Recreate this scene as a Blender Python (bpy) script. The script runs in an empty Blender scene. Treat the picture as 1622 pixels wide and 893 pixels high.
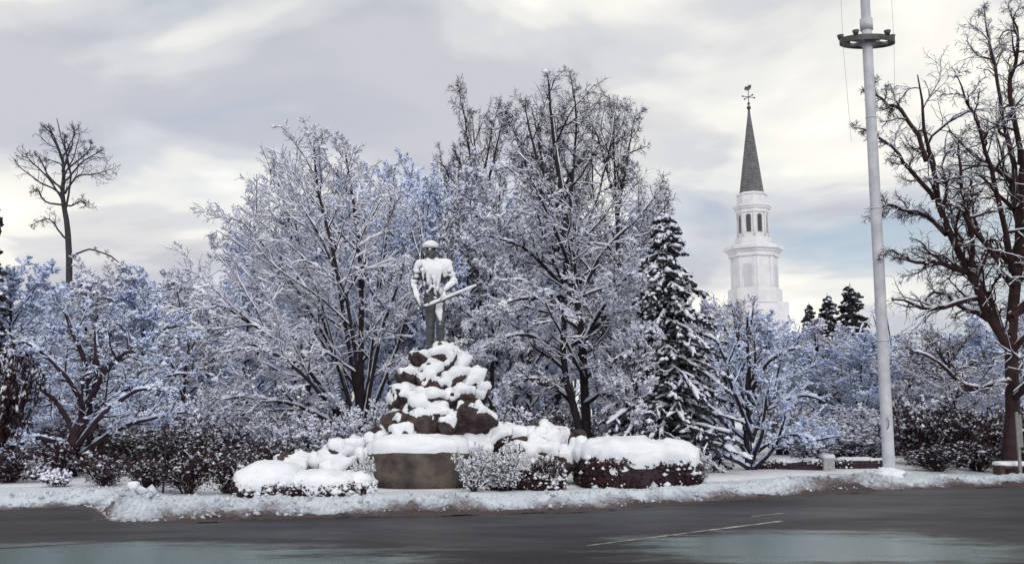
import bpy, bmesh, math, random
import numpy as np

S = bpy.context.scene
COL = S.collection
# ------------------------------------------------------------------ camera
FPX, CX, CY, EYE = 1500.0, 811.0, 446.5, 1.6
PITCH = math.atan(198.5 / FPX)
cam = bpy.data.cameras.new("camera")
cam.sensor_width = 36.0
cam.lens = FPX / 1622.0 * 36.0
cam.clip_start = 0.1
cam.clip_end = 6000
camo = bpy.data.objects.new("camera", cam)
camo.location = (0, 0, EYE)
camo.rotation_euler = (math.pi / 2 + PITCH, 0, 0)
COL.objects.link(camo)
S.camera = camo

# ------------------------------------------------------------------ world
SUN_EL, SUN_AZ = math.radians(27), math.radians(168)     # azimuth from +Y, clockwise: behind the camera, a little right
W = bpy.data.worlds.new("World")
S.world = W
W.use_nodes = True
nt = W.node_tree
nt.nodes.clear()


def nd(tree, kind, **kw):
    n = tree.nodes.new(kind)
    for k, v in kw.items():
        if k.startswith("i_"):
            key = k[2:]
            key = int(key) if key.isdigit() else key.replace("_", " ")
            n.inputs[key].default_value = v
        else:
            setattr(n, k, v)
    return n


def lk(tree, a, b):
    tree.links.new(a, b)


def ramp(tree, fac, stops, interp="LINEAR"):
    r = nd(tree, "ShaderNodeValToRGB")
    r.color_ramp.interpolation = interp
    e = r.color_ramp.elements
    while len(e) < len(stops):
        e.new(0.5)
    for k, (p, c) in enumerate(stops):
        e[k].position = p
        e[k].color = (c, c, c, 1) if not hasattr(c, "__len__") else (*c, 1)
    lk(tree, fac, r.inputs[0])
    return r.outputs[0]


def mix(tree, fac, a, b, blend="MIX"):
    m = nd(tree, "ShaderNodeMix", data_type="RGBA", blend_type=blend)
    for sock, v in ((m.inputs[0], fac), (m.inputs[6], a), (m.inputs[7], b)):
        if hasattr(v, "links"):
            lk(tree, v, sock)
        elif hasattr(v, "__len__"):
            sock.default_value = (*v, 1)
        else:
            sock.default_value = v
    return m.outputs[2]


sky = nd(nt, "ShaderNodeTexSky", sky_type="NISHITA", sun_disc=False)
sky.sun_elevation, sky.sun_rotation = SUN_EL, SUN_AZ
sky.air_density, sky.dust_density, sky.ozone_density = 1.0, 1.0, 1.0
tc = nd(nt, "ShaderNodeTexCoord")
sep = nd(nt, "ShaderNodeSeparateXYZ")
lk(nt, tc.outputs["Generated"], sep.inputs[0])
zz = nd(nt, "ShaderNodeMath", operation="MAXIMUM", i_1=0.0)
lk(nt, sep.outputs[2], zz.inputs[0])
za = nd(nt, "ShaderNodeMath", operation="ADD", i_1=0.16)
lk(nt, zz.outputs[0], za.inputs[0])
px = nd(nt, "ShaderNodeMath", operation="DIVIDE")
py = nd(nt, "ShaderNodeMath", operation="DIVIDE")
lk(nt, sep.outputs[0], px.inputs[0]); lk(nt, za.outputs[0], px.inputs[1])
lk(nt, sep.outputs[1], py.inputs[0]); lk(nt, za.outputs[0], py.inputs[1])
cmb = nd(nt, "ShaderNodeCombineXYZ", i_2=3.1)
lk(nt, px.outputs[0], cmb.inputs[0]); lk(nt, py.outputs[0], cmb.inputs[1])
n1 = nd(nt, "ShaderNodeTexNoise", noise_dimensions="3D", i_Scale=1.15, i_Detail=6.0, i_Roughness=0.48, i_Distortion=0.35)
n2 = nd(nt, "ShaderNodeTexNoise", noise_dimensions="3D", i_Scale=0.8, i_Detail=5.0, i_Roughness=0.5, i_Distortion=0.25)
mp = nd(nt, "ShaderNodeMapping")
mp.inputs["Location"].default_value = (5.2, 1.7, 2.0)
lk(nt, cmb.outputs[0], n1.inputs["Vector"])
lk(nt, cmb.outputs[0], mp.inputs[0]); lk(nt, mp.outputs[0], n2.inputs["Vector"])
shade = ramp(nt, n1.outputs[0], [(0.38, (0.55, 0.555, 0.60)), (0.46, (0.69, 0.69, 0.70)), (0.52, (0.89, 0.87, 0.815)), (0.60, (1.07, 1.03, 0.935))], "EASE")
cover = ramp(nt, n2.outputs[0], [(0.38, 0.40), (0.47, 0.84), (0.55, 1.0)], "EASE")
scl = nd(nt, "ShaderNodeVectorMath", operation="SCALE")
lk(nt, shade, scl.inputs[0]); scl.inputs["Scale"].default_value = 11.0
skc = mix(nt, cover, sky.outputs[0], scl.outputs[0])
bg = nd(nt, "ShaderNodeBackground", i_Strength=0.1)
lk(nt, skc, bg.inputs[0])
wo = nd(nt, "ShaderNodeOutputWorld")
lk(nt, bg.outputs[0], wo.inputs[0])

# ------------------------------------------------------------------ sun
sl = bpy.data.lights.new("sun", "SUN")
sl.energy = 1.25
sl.angle = math.radians(25)
sl.color = (1.0, 0.95, 0.9)
so = bpy.data.objects.new("sun", sl)
dirv = np.array([math.sin(SUN_AZ) * math.cos(SUN_EL), math.cos(SUN_AZ) * math.cos(SUN_EL), math.sin(SUN_EL)])
from mathutils import Vector, Matrix
so.rotation_euler = Vector(dirv).to_track_quat("Z", "Y").to_euler()
so.location = (-10, -20, 30)
COL.objects.link(so)

S.view_settings.view_transform = "Standard"
S.view_settings.look = "None"
S.view_settings.exposure = 0.0
S.view_settings.gamma = 1.0
S.cycles.max_bounces = 6
S.cycles.diffuse_bounces = 3
S.cycles.use_denoising = True


# ------------------------------------------------------------------ place helpers
def P(u, v, Y):
    """a point of the place: the photograph's pixel (u, v) at Y metres from the camera"""
    dx, dy = (u - CX) / FPX, (CY - v) / FPX
    fy = math.cos(PITCH) - dy * math.sin(PITCH)
    fz = math.sin(PITCH) + dy * math.cos(PITCH)
    s = Y / fy
    return np.array([dx * s, Y, EYE + fz * s])


def G(u, v):
    """the ground point under pixel (u, v)"""
    dx, dy = (u - CX) / FPX, (CY - v) / FPX
    fy = math.cos(PITCH) - dy * math.sin(PITCH)
    fz = math.sin(PITCH) + dy * math.cos(PITCH)
    s = -EYE / fz
    return np.array([dx * s, fy * s, 0.0])


# ------------------------------------------------------------------ numpy noise
def _h(x, y, z, seed):
    n = (x.astype(np.int64) * 374761393 + y.astype(np.int64) * 668265263 + z.astype(np.int64) * 1274126177 + seed * 974711) & 0xFFFFFFFF
    n = ((n ^ (n >> 13)) * 1274126177) & 0xFFFFFFFF
    n = ((n ^ (n >> 16)) * 2246822519) & 0xFFFFFFFF
    return ((n ^ (n >> 15)) & 0xFFFFFF) / float(0xFFFFFF)


def vnoise(p, seed=0):
    f = np.floor(p)
    t = p - f
    t = t * t * (3 - 2 * t)
    x, y, z = f[:, 0], f[:, 1], f[:, 2]
    r = 0
    for i in (0, 1):
        wx = t[:, 0] if i else 1 - t[:, 0]
        for j in (0, 1):
            wy = t[:, 1] if j else 1 - t[:, 1]
            for k in (0, 1):
                wz = t[:, 2] if k else 1 - t[:, 2]
                r = r + wx * wy * wz * _h(x + i, y + j, z + k, seed)
    return r * 2 - 1


def fbm(p, seed=0, octs=4, gain=0.5):
    a, s, r = 1.0, 0.0, 0
    for o in range(octs):
        r = r + a * vnoise(p * (2.03 ** o) + 17.3 * o, seed + o)
        s += a
        a *= gain
    return r / s


# ------------------------------------------------------------------ mesh helpers
class MB:
    """collects vertices and faces, builds ONE mesh object"""

    def __init__(self):
        self.v, self.q, self.t, self.n = [], [], [], 0

    def add(self, v, q=None, t=None):
        v = np.asarray(v, dtype=np.float64).reshape(-1, 3)
        if q is not None and len(q):
            self.q.append(np.asarray(q, dtype=np.int64).reshape(-1, 4) + self.n)
        if t is not None and len(t):
            self.t.append(np.asarray(t, dtype=np.int64).reshape(-1, 3) + self.n)
        self.v.append(v)
        self.n += len(v)
        return self

    def mesh(self, name, mat, smooth=True):
        v = np.concatenate(self.v) if self.v else np.zeros((0, 3))
        q = np.concatenate(self.q) if self.q else np.zeros((0, 4), np.int64)
        t = np.concatenate(self.t) if self.t else np.zeros((0, 3), np.int64)
        me = bpy.data.meshes.new(name)
        me.vertices.add(len(v))
        me.vertices.foreach_set("co", v.astype(np.float32).ravel())
        loops = np.concatenate([q.ravel(), t.ravel()]).astype(np.int32)
        me.loops.add(len(loops))
        me.loops.foreach_set("vertex_index", loops)
        me.polygons.add(len(q) + len(t))
        st = np.concatenate([np.arange(len(q)) * 4, len(q) * 4 + np.arange(len(t)) * 3]).astype(np.int32)
        me.polygons.foreach_set("loop_start", st)
        me.polygons.foreach_set("use_smooth", np.full(len(q) + len(t), smooth, dtype=bool))
        me.update(calc_edges=True)
        me.validate()
        if mat:
            me.materials.append(mat)
        return me

    def build(self, name, mat, parent=None, smooth=True, loc=None):
        o = bpy.data.objects.new(name, self.mesh(name, mat, smooth))
        COL.objects.link(o)
        if parent is not None:
            o.parent = parent
        if loc is not None:
            o.location = loc
        return o


def tag(o, label, cat, group=None, kind=None):
    if label:
        o["label"] = label
    if cat:
        o["category"] = cat
    if group:
        o["group"] = group
    if kind:
        o["kind"] = kind
    return o


def thing(name, label, cat, loc=(0, 0, 0), rz=0, group=None):
    o = bpy.data.objects.new(name, None)
    o.empty_display_size = 0.2
    o.location = loc
    o.rotation_euler = (0, 0, rz)
    COL.objects.link(o)
    return tag(o, label, cat, group)


def copy_tree(o, parent=None):
    c = o.copy()
    COL.objects.link(c)
    c.parent = parent
    for ch in list(o.children):
        copy_tree(ch, c)
    return c


def nrm(a):
    return a / np.maximum(np.linalg.norm(a, axis=-1, keepdims=True), 1e-9)


def frames(Pn):
    T = np.empty_like(Pn)
    T[:, 1:-1] = Pn[:, 2:] - Pn[:, :-2]
    T[:, 0] = Pn[:, 1] - Pn[:, 0]
    T[:, -1] = Pn[:, -1] - Pn[:, -2]
    T = nrm(T)
    m = nrm(Pn[:, -1] - Pn[:, 0])
    ref = np.where(np.abs(m[:, 2:3]) > 0.85, np.array([[1.0, 0.13, 0]]), np.array([[0, 0, 1.0]]))[:, None, :]
    a = nrm(np.cross(T, np.broadcast_to(ref, T.shape)))
    b = np.cross(a, T)
    return T, a, b


def tube(mb, Pn, R, k=4, cap=False):
    N, n, _ = Pn.shape
    if N == 0:
        return
    T, a, b = frames(Pn)
    ang = np.arange(k) * 2 * math.pi / k
    V = Pn[:, :, None, :] + R[:, :, None, None] * (a[:, :, None, :] * np.cos(ang)[None, None, :, None] + b[:, :, None, :] * np.sin(ang)[None, None, :, None])
    base = (np.arange(N) * n * k)[:, None, None] + (np.arange(n - 1) * k)[None, :, None]
    i0 = np.arange(k)[None, None, :]
    i1 = (np.arange(k) + 1)[None, None, :] % k
    q = np.stack([base + i0, base + i1, base + i1 + k, base + i0 + k], -1)
    t = None
    if cap:
        t = []
        for s in range(N):
            e = s * n * k + (n - 1) * k
            f = s * n * k
            t += [(e, e + i, e + i + 1) for i in range(1, k - 1)] + [(f, f + i + 1, f + i) for i in range(1, k - 1)]
    mb.add(V, q, t)


def snow_tube(mb, rng, Pn, R, s, sub=1, keep=1.0, lump=0.5):
    """a lumpy roll of snow lying along the upper side of each branch"""
    N, n, _ = Pn.shape
    if N == 0:
        return
    if keep < 1:
        m = rng.random(N) < keep
        Pn, R = Pn[m], R[m]
        if hasattr(s, "__len__"):
            s = s[m]
        N = len(Pn)
        if N == 0:
            return
    for _ in range(sub):
        Q = np.empty((N, 2 * n - 1, 3)); Q[:, ::2] = Pn; Q[:, 1::2] = (Pn[:, 1:] + Pn[:, :-1]) / 2
        r2 = np.empty((N, 2 * n - 1)); r2[:, ::2] = R; r2[:, 1::2] = (R[:, 1:] + R[:, :-1]) / 2
        Pn, R, n = Q, r2, 2 * n - 1
    T, a, b = frames(Pn)
    hz = np.sqrt(np.clip(1 - T[:, :, 2] ** 2, 0, 1)) ** 0.7
    ss = s if not hasattr(s, "__len__") else s[:, None]
    th = ss * hz * np.clip(1 + lump * rng.normal(0, 1, (N, n)), 0.15, 2.6)
    wd = np.minimum(R, 0.06) * 0.75 + R * 0.2 * 0 + th * 0.72
    wd = np.where(R > 0.06, R * 0.7 * hz + th * 0.3, wd)
    up = np.array([0, 0, 1.0])
    upv = nrm(up - T * T[:, :, 2:3] + 1e-6)
    c = Pn + upv * (R * 0.55)[:, :, None]
    V = np.stack([c + a * wd[:, :, None], c + upv * (th * 1.05 + R * 0.35)[:, :, None], c - a * wd[:, :, None]], 2)
    k = 3
    base = (np.arange(N) * n * k)[:, None, None] + (np.arange(n - 1) * k)[None, :, None]
    i0 = np.arange(k)[None, None, :]
    i1 = (np.arange(k) + 1)[None, None, :] % k
    q = np.stack([base + i0, base + i1, base + i1 + k, base + i0 + k], -1)
    mb.add(V, q)


OCT = np.array([(1, 0, 0), (0, 1, 0), (-1, 0, 0), (0, -1, 0), (0, 0, 1), (0, 0, -0.6)], float)
OCTF = np.array([(0, 1, 4), (1, 2, 4), (2, 3, 4), (3, 0, 4), (1, 0, 5), (2, 1, 5), (3, 2, 5), (0, 3, 5)])


def clumps(mb, rng, pts, size, flat=0.75):
    N = len(pts)
    if N == 0:
        return
    a = rng.random(N) * 6.28
    ca, sa = np.cos(a), np.sin(a)
    sc = (size * rng.lognormal(0, 0.35, N))[:, None] * np.stack([rng.uniform(0.7, 1.5, N), rng.uniform(0.7, 1.2, N), rng.uniform(0.6, 1.0, N) * flat / 0.75], -1)
    V = OCT[None] * sc[:, None, :]
    V += rng.normal(0, 0.14, V.shape) * size
    X = V[..., 0] * ca[:, None] - V[..., 1] * sa[:, None]
    Y = V[..., 0] * sa[:, None] + V[..., 1] * ca[:, None]
    V = np.stack([X, Y, V[..., 2]], -1) + pts[:, None, :]
    t = OCTF[None] + (np.arange(N) * 6)[:, None, None]
    mb.add(V, None, t)


def leaves(mb, rng, pts, size, nrmv=None):
    """many small leaf-sized quads"""
    N = len(pts)
    if N == 0:
        return
    d = nrm(rng.normal(0, 1, (N, 3)) if nrmv is None else rng.normal(0, 0.7, (N, 3)) + nrmv)
    e = nrm(np.cross(d, rng.normal(0, 1, (N, 3))))
    L = (size * rng.uniform(0.6, 1.4, N))[:, None]
    w = np.cross(d, e) * L * 0.45
    V = np.stack([pts - e * L * 0.5, pts + w, pts + e * L * 0.5 + d * L * 0.12, pts - w], 1)
    mb.add(V, np.arange(N * 4).reshape(-1, 4))


def along(Pn, rng, per, t0=0.1, t1=1.0):
    N, n, _ = Pn.shape
    t = rng.uniform(t0, t1, (N, per)) * (n - 1)
    i = np.minimum(t.astype(int), n - 2)
    w = (t - i)[..., None]
    idx = np.arange(N)[:, None]
    return (Pn[idx, i] * (1 - w) + Pn[idx, i + 1] * w).reshape(-1, 3)


def spawn(rng, Pp, Rp, per, t0, t1, ang, L, n, env=None, trop=0.0, wig=0.1, rs=0.55, rmin=0.005, flat=0.0, taper=0.3, lexp=0.5, asd=0.15):
    N, m, _ = Pp.shape
    par = np.repeat(np.arange(N), per)
    M = N * per
    j = np.tile(np.arange(per), N)
    t = t0 + (t1 - t0) * (j + rng.random(M)) / per
    f = t * (m - 1)
    i = np.minimum(f.astype(int), m - 2)
    w = f - i
    p = Pp[par, i] * (1 - w)[:, None] + Pp[par, i + 1] * w[:, None]
    r0 = Rp[par, i] * (1 - w) + Rp[par, i + 1] * w
    tan = nrm(Pp[par, i + 1] - Pp[par, i])
    ref = np.where(np.abs(tan[:, 2:3]) > 0.9, np.array([[1.0, 0.2, 0]]), np.array([[0, 0, 1.0]]))
    a = nrm(np.cross(tan, ref))
    b = np.cross(tan, a)
    az = j * 2.4 + rng.random(N)[par] * 6.28 + rng.normal(0, 0.4, M)
    pp = a * np.cos(az)[:, None] + b * np.sin(az)[:, None]
    pp[:, 2] *= 1 - flat
    pp = nrm(pp)
    A = ang + rng.normal(0, asd, M)
    d = nrm(tan * np.cos(A)[:, None] + pp * np.sin(A)[:, None])
    plen = np.linalg.norm(np.diff(Pp, axis=1), axis=2).sum(1)[par]
    ln = L * plen * (1 - lexp * t) * rng.uniform(0.6, 1.2, M)
    if env is not None:
        c, rad = env
        o = (p - c) / rad
        dd = d / rad
        qa = (dd * dd).sum(1); qb = (o * dd).sum(1); qc = (o * o).sum(1) - 1
        disc = qb * qb - qa * qc
        far = np.where(disc > 0, (-qb + np.sqrt(np.maximum(disc, 0))) / qa, 0.0)
        far = np.maximum(far, 0.25)
        ln = np.minimum(ln, far * rng.uniform(0.7, 1.12, M))
    ln = np.maximum(ln, 0.1)
    out = np.empty((M, n, 3))
    out[:, 0] = p
    for s in range(1, n):
        d = nrm(d + rng.normal(0, wig, (M, 3)) + np.array([0, 0, trop / (n - 1)]))
        p = p + d * (ln / (n - 1))[:, None]
        out[:, s] = p
    rr = np.maximum(np.minimum(r0 * rs, ln * 0.03 + 0.004), rmin)
    R = rr[:, None] * (1 - (1 - taper) * np.linspace(0, 1, n))[None]
    return out, np.maximum(R, rmin * 0.8)


def resample(pts, n):
    pts = np.asarray(pts, float)
    m = len(pts)
    t = np.linspace(0, m - 1, n)
    out = []
    for x in t:
        i = min(int(x), m - 2)
        u = x - i
        p0, p1, p2, p3 = pts[max(i - 1, 0)], pts[i], pts[i + 1], pts[min(i + 2, m - 1)]
        out.append(0.5 * ((2 * p1) + (-p0 + p2) * u + (2 * p0 - 5 * p1 + 4 * p2 - p3) * u * u + (-p0 + 3 * p1 - 3 * p2 + p3) * u ** 3))
    return np.array(out)


# ------------------------------------------------------------------ materials
def material(name, c1, c2=None, scale=8.0, rough=0.8, bump=0.0, bscale=None, detail=5, c3=None, spec=0.3, sss=0.0, lo=0.38, hi=0.62, coords="Object"):
    m = bpy.data.materials.new(name)
    m.use_nodes = True
    t = m.node_tree
    b = t.nodes["Principled BSDF"]
    b.inputs["Roughness"].default_value = rough
    b.inputs["Specular IOR Level"].default_value = spec
    co = nd(t, "ShaderNodeTexCoord")
    nz = nd(t, "ShaderNodeTexNoise", i_Scale=scale, i_Detail=float(detail), i_Roughness=0.6)
    lk(t, co.outputs[coords], nz.inputs["Vector"])
    st = [(lo, c1), (hi, c2 or c1)]
    if c3:
        st = [(lo, c1), ((lo + hi) / 2, c2), (hi, c3)]
    lk(t, ramp(t, nz.outputs[0], st), b.inputs["Base Color"])
    if bump:
        bz = nd(t, "ShaderNodeTexNoise", i_Scale=bscale or scale * 3, i_Detail=6.0, i_Roughness=0.65)
        lk(t, co.outputs[coords], bz.inputs["Vector"])
        bp = nd(t, "ShaderNodeBump", i_Strength=bump, i_Distance=0.03)
        lk(t, bz.outputs[0], bp.inputs["Height"])
        lk(t, bp.outputs[0], b.inputs["Normal"])
    if sss:
        b.inputs["Subsurface Weight"].default_value = sss
        b.inputs["Subsurface Radius"].default_value = (0.05, 0.06, 0.08)
        b.inputs["Subsurface Scale"].default_value = 0.3
    return m


M = {}
M["snow"] = material("fresh_snow", (0.72, 0.76, 0.84), (0.80, 0.83, 0.89), 3.0, 0.65, 0.35, 14)
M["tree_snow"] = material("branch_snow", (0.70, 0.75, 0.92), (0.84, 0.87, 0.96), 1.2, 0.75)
M["haze_blue_snow"] = material("haze_tinted_snow", (0.56, 0.66, 0.93), (0.73, 0.805, 0.97), 1.2, 0.75)  # bluer than branch snow: distance haze is tinted into the base colour
M["bark"] = material("dark_bark", (0.014, 0.010, 0.016), (0.036, 0.027, 0.035), 6, 0.85, 0.5, 40)
M["red_bark"] = material("wet_red_bark", (0.018, 0.008, 0.010), (0.048, 0.020, 0.023), 5, 0.7, 0.7, 30)
M["far_bark"] = material("grey_bark", (0.028, 0.025, 0.036), (0.05, 0.044, 0.056), 6, 0.85)
M["brush"] = material("bare_brush", (0.020, 0.011, 0.018), (0.045, 0.026, 0.038), 3, 0.85)
M["maroon_leaf"] = material("maroon_leaf", (0.020, 0.008, 0.011), (0.048, 0.018, 0.023), 6, 0.6)
M["needles"] = material("spruce_needles", (0.022, 0.024, 0.032), (0.055, 0.056, 0.066), 3, 0.7)
M["stone"] = material("brown_boulder", (0.022, 0.012, 0.015), (0.050, 0.034, 0.037), 4, 0.75, 0.9, 16, c3=(0.085, 0.062, 0.06))
M["granite"] = material("weathered_granite", (0.038, 0.030, 0.030), (0.075, 0.062, 0.058), 2.2, 0.8, 0.8, 40, c3=(0.125, 0.105, 0.092))
M["pale_granite"] = material("pale_granite", (0.32, 0.32, 0.34), (0.45, 0.45, 0.46), 12, 0.8, 0.3, 60)
M["bronze"] = material("weathered_bronze", (0.035, 0.040, 0.044), (0.085, 0.095, 0.10), 9, 0.5, 0.3, 40, spec=0.5)
M["white_paint"] = material("white_church_paint", (0.60, 0.60, 0.64), (0.70, 0.70, 0.735), 0.8, 0.6)
M["panel_paint"] = material("white_panel_paint", (0.52, 0.52, 0.57), (0.60, 0.60, 0.64), 0.6, 0.6)
M["slate"] = material("spire_slate", (0.085, 0.085, 0.095), (0.15, 0.15, 0.165), 2.5, 0.65, 0.3, 8)
_t = M["slate"].node_tree
_co = nd(_t, "ShaderNodeTexCoord")
_wv = nd(_t, "ShaderNodeTexWave", wave_type="BANDS", bands_direction="Z", i_Scale=1.1, i_Distortion=0.4)
lk(_t, _co.outputs["Object"], _wv.inputs["Vector"])
_bp = nd(_t, "ShaderNodeBump", i_Strength=0.8, i_Distance=0.06)
lk(_t, _wv.outputs["Color"], _bp.inputs["Height"]); lk(_t, _bp.outputs[0], _t.nodes["Principled BSDF"].inputs["Normal"])
M["pole_paint"] = material("flagpole_paint", (0.42, 0.45, 0.51), (0.56, 0.58, 0.64), 3, 0.5, 0.15, 20)
M["dark_metal"] = material("dark_iron", (0.03, 0.03, 0.032), (0.06, 0.058, 0.06), 8, 0.5, spec=0.5)
M["grey_metal"] = material("grey_metal", (0.16, 0.16, 0.17), (0.24, 0.24, 0.25), 8, 0.5, spec=0.5)
M["glass"] = material("dark_window_glass", (0.03, 0.032, 0.04), (0.05, 0.052, 0.06), 2, 0.15, spec=0.6)
M["wood"] = material("weathered_bench_wood", (0.05, 0.03, 0.028), (0.09, 0.055, 0.05), 8, 0.7)


def dirty_snow():
    m = bpy.data.materials.new("ploughed_snow")
    m.use_nodes = True
    t = m.node_tree
    b = t.nodes["Principled BSDF"]
    b.inputs["Roughness"].default_value = 0.75
    co = nd(t, "ShaderNodeTexCoord")
    a = nd(t, "ShaderNodeTexNoise", i_Scale=1.3, i_Detail=8.0, i_Roughness=0.7)
    f = nd(t, "ShaderNodeTexNoise", i_Scale=14.0, i_Detail=6.0, i_Roughness=0.7)
    lk(t, co.outputs["Object"], a.inputs["Vector"]); lk(t, co.outputs["Object"], f.inputs["Vector"])
    at = nd(t, "ShaderNodeAttribute", attribute_name="dirt")
    s1 = nd(t, "ShaderNodeMath", operation="MULTIPLY_ADD", i_1=0.9, i_2=-0.45)
    lk(t, a.outputs[0], s1.inputs[0])
    s2 = nd(t, "ShaderNodeMath", operation="MULTIPLY_ADD", i_1=0.8, i_2=-0.4)
    lk(t, f.outputs[0], s2.inputs[0])
    s3 = nd(t, "ShaderNodeMath", operation="ADD"); lk(t, s1.outputs[0], s3.inputs[0]); lk(t, s2.outputs[0], s3.inputs[1])
    s4 = nd(t, "ShaderNodeMath", operation="ADD"); lk(t, s3.outputs[0], s4.inputs[0]); lk(t, at.outputs["Fac"], s4.inputs[1])
    c = ramp(t, s4.outputs[0], [(0.16, (0.70, 0.77, 0.87)), (0.32, (0.50, 0.56, 0.66)), (0.55, (0.19, 0.165, 0.185)), (0.8, (0.055, 0.038, 0.045))])
    lk(t, c, b.inputs["Base Color"])
    bp = nd(t, "ShaderNodeBump", i_Strength=1.0, i_Distance=0.06)
    lk(t, f.outputs[0], bp.inputs["Height"]); lk(t, bp.outputs[0], b.inputs["Normal"])
    return m


def road_mat():
    m = bpy.data.materials.new("wet_asphalt")
    m.use_nodes = True
    t = m.node_tree
    b = t.nodes["Principled BSDF"]
    co = nd(t, "ShaderNodeTexCoord")
    mp1 = nd(t, "ShaderNodeMapping"); mp1.inputs["Scale"].default_value = (0.16, 0.55, 1)
    lk(t, co.outputs["Object"], mp1.inputs[0])
    a = nd(t, "ShaderNodeTexNoise", i_Scale=1.0, i_Detail=6.0, i_Roughness=0.6, i_Distortion=0.6)
    lk(t, mp1.outputs[0], a.inputs["Vector"])
    g = nd(t, "ShaderNodeTexNoise", i_Scale=55.0, i_Detail=4.0)
    lk(t, co.outputs["Object"], g.inputs["Vector"])
    mp2 = nd(t, "ShaderNodeMapping"); mp2.inputs["Scale"].default_value = (0.55, 1.7, 1)
    mp2.inputs["Rotation"].default_value = (0, 0, -0.2)
    lk(t, co.outputs["Object"], mp2.inputs[0])
    w = nd(t, "ShaderNodeTexNoise", i_Scale=1.2, i_Detail=9.0, i_Roughness=0.72)
    lk(t, mp2.outputs[0], w.inputs["Vector"])
    c1 = ramp(t, a.outputs[0], [(0.35, (0.022, 0.017, 0.021)), (0.5, (0.031, 0.030, 0.037)), (0.68, (0.044, 0.048, 0.056))])
    c2 = ramp(t, w.outputs[0], [(0.40, 0.62), (0.5, 0.95), (0.62, 1.35)])
    c3 = ramp(t, g.outputs[0], [(0.3, 0.55), (0.5, 0.95), (0.7, 1.6)])
    cc = mix(t, 1.0, mix(t, 1.0, c1, c2, "MULTIPLY"), c3, "MULTIPLY")
    # smooth wet patches; the sky's teal reflection is painted into their base colour
    wet_sheen = None
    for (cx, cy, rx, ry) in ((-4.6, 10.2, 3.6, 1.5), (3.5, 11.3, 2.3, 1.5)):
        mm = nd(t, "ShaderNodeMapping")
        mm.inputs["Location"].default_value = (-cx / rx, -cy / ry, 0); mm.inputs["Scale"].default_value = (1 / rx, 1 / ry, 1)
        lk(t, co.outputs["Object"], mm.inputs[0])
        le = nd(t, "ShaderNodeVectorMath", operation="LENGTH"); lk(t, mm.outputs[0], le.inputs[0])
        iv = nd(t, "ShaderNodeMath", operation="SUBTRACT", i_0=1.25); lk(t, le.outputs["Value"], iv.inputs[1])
        if wet_sheen is None:
            wet_sheen = iv.outputs[0]
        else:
            mx = nd(t, "ShaderNodeMath", operation="MAXIMUM"); lk(t, wet_sheen, mx.inputs[0]); lk(t, iv.outputs[0], mx.inputs[1]); wet_sheen = mx.outputs[0]
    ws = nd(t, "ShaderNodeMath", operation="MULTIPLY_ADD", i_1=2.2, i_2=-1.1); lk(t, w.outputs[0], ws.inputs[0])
    wa = nd(t, "ShaderNodeMath", operation="ADD"); lk(t, ws.outputs[0], wa.inputs[0]); lk(t, wet_sheen, wa.inputs[1])
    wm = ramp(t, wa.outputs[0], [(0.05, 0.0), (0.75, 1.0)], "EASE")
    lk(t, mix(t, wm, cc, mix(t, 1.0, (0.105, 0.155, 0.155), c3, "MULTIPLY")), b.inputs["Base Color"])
    lk(t, mix(t, wm, ramp(t, a.outputs[0], [(0.36, 0.55), (0.62, 0.42)]), (0.22, 0.22, 0.22)), b.inputs["Roughness"])
    sp_ = nd(t, "ShaderNodeMath", operation="MULTIPLY_ADD", i_1=0.30, i_2=0.13); lk(t, wm, sp_.inputs[0]); lk(t, sp_.outputs[0], b.inputs["Specular IOR Level"])
    bp = nd(t, "ShaderNodeBump", i_Strength=0.12, i_Distance=0.004)
    lk(t, g.outputs[0], bp.inputs["Height"]); lk(t, bp.outputs[0], b.inputs["Normal"])
    return m


def paint_mat():
    m = bpy.data.materials.new("worn_road_paint")
    m.use_nodes = True
    t = m.node_tree
    b = t.nodes["Principled BSDF"]
    b.inputs["Roughness"].default_value = 0.5
    co = nd(t, "ShaderNodeTexCoord")
    a = nd(t, "ShaderNodeTexNoise", i_Scale=5.0, i_Detail=8.0, i_Roughness=0.75)
    lk(t, co.outputs["Object"], a.inputs["Vector"])
    lk(t, ramp(t, a.outputs[0], [(0.38, (0.06, 0.055, 0.06)), (0.52, (0.26, 0.24, 0.25)), (0.66, (0.48, 0.46, 0.46))]), b.inputs["Base Color"])
    return m


M["lump_snow"] = material("grey_lump_snow", (0.35, 0.38, 0.44), (0.60, 0.66, 0.76), 2.0, 0.75)
M["dirty_snow"] = dirty_snow()
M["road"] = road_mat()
M["road_paint"] = paint_mat()

# ------------------------------------------------------------------ ground, road, snow bank
mb = MB()
mb.add([(-1500, -300, -0.02), (1500, -300, -0.02), (1500, 2500, -0.02), (-1500, 2500, -0.02)], [(0, 1, 2, 3)])
tag(mb.build("ground", M["snow"]), None, None, kind="structure")

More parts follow.
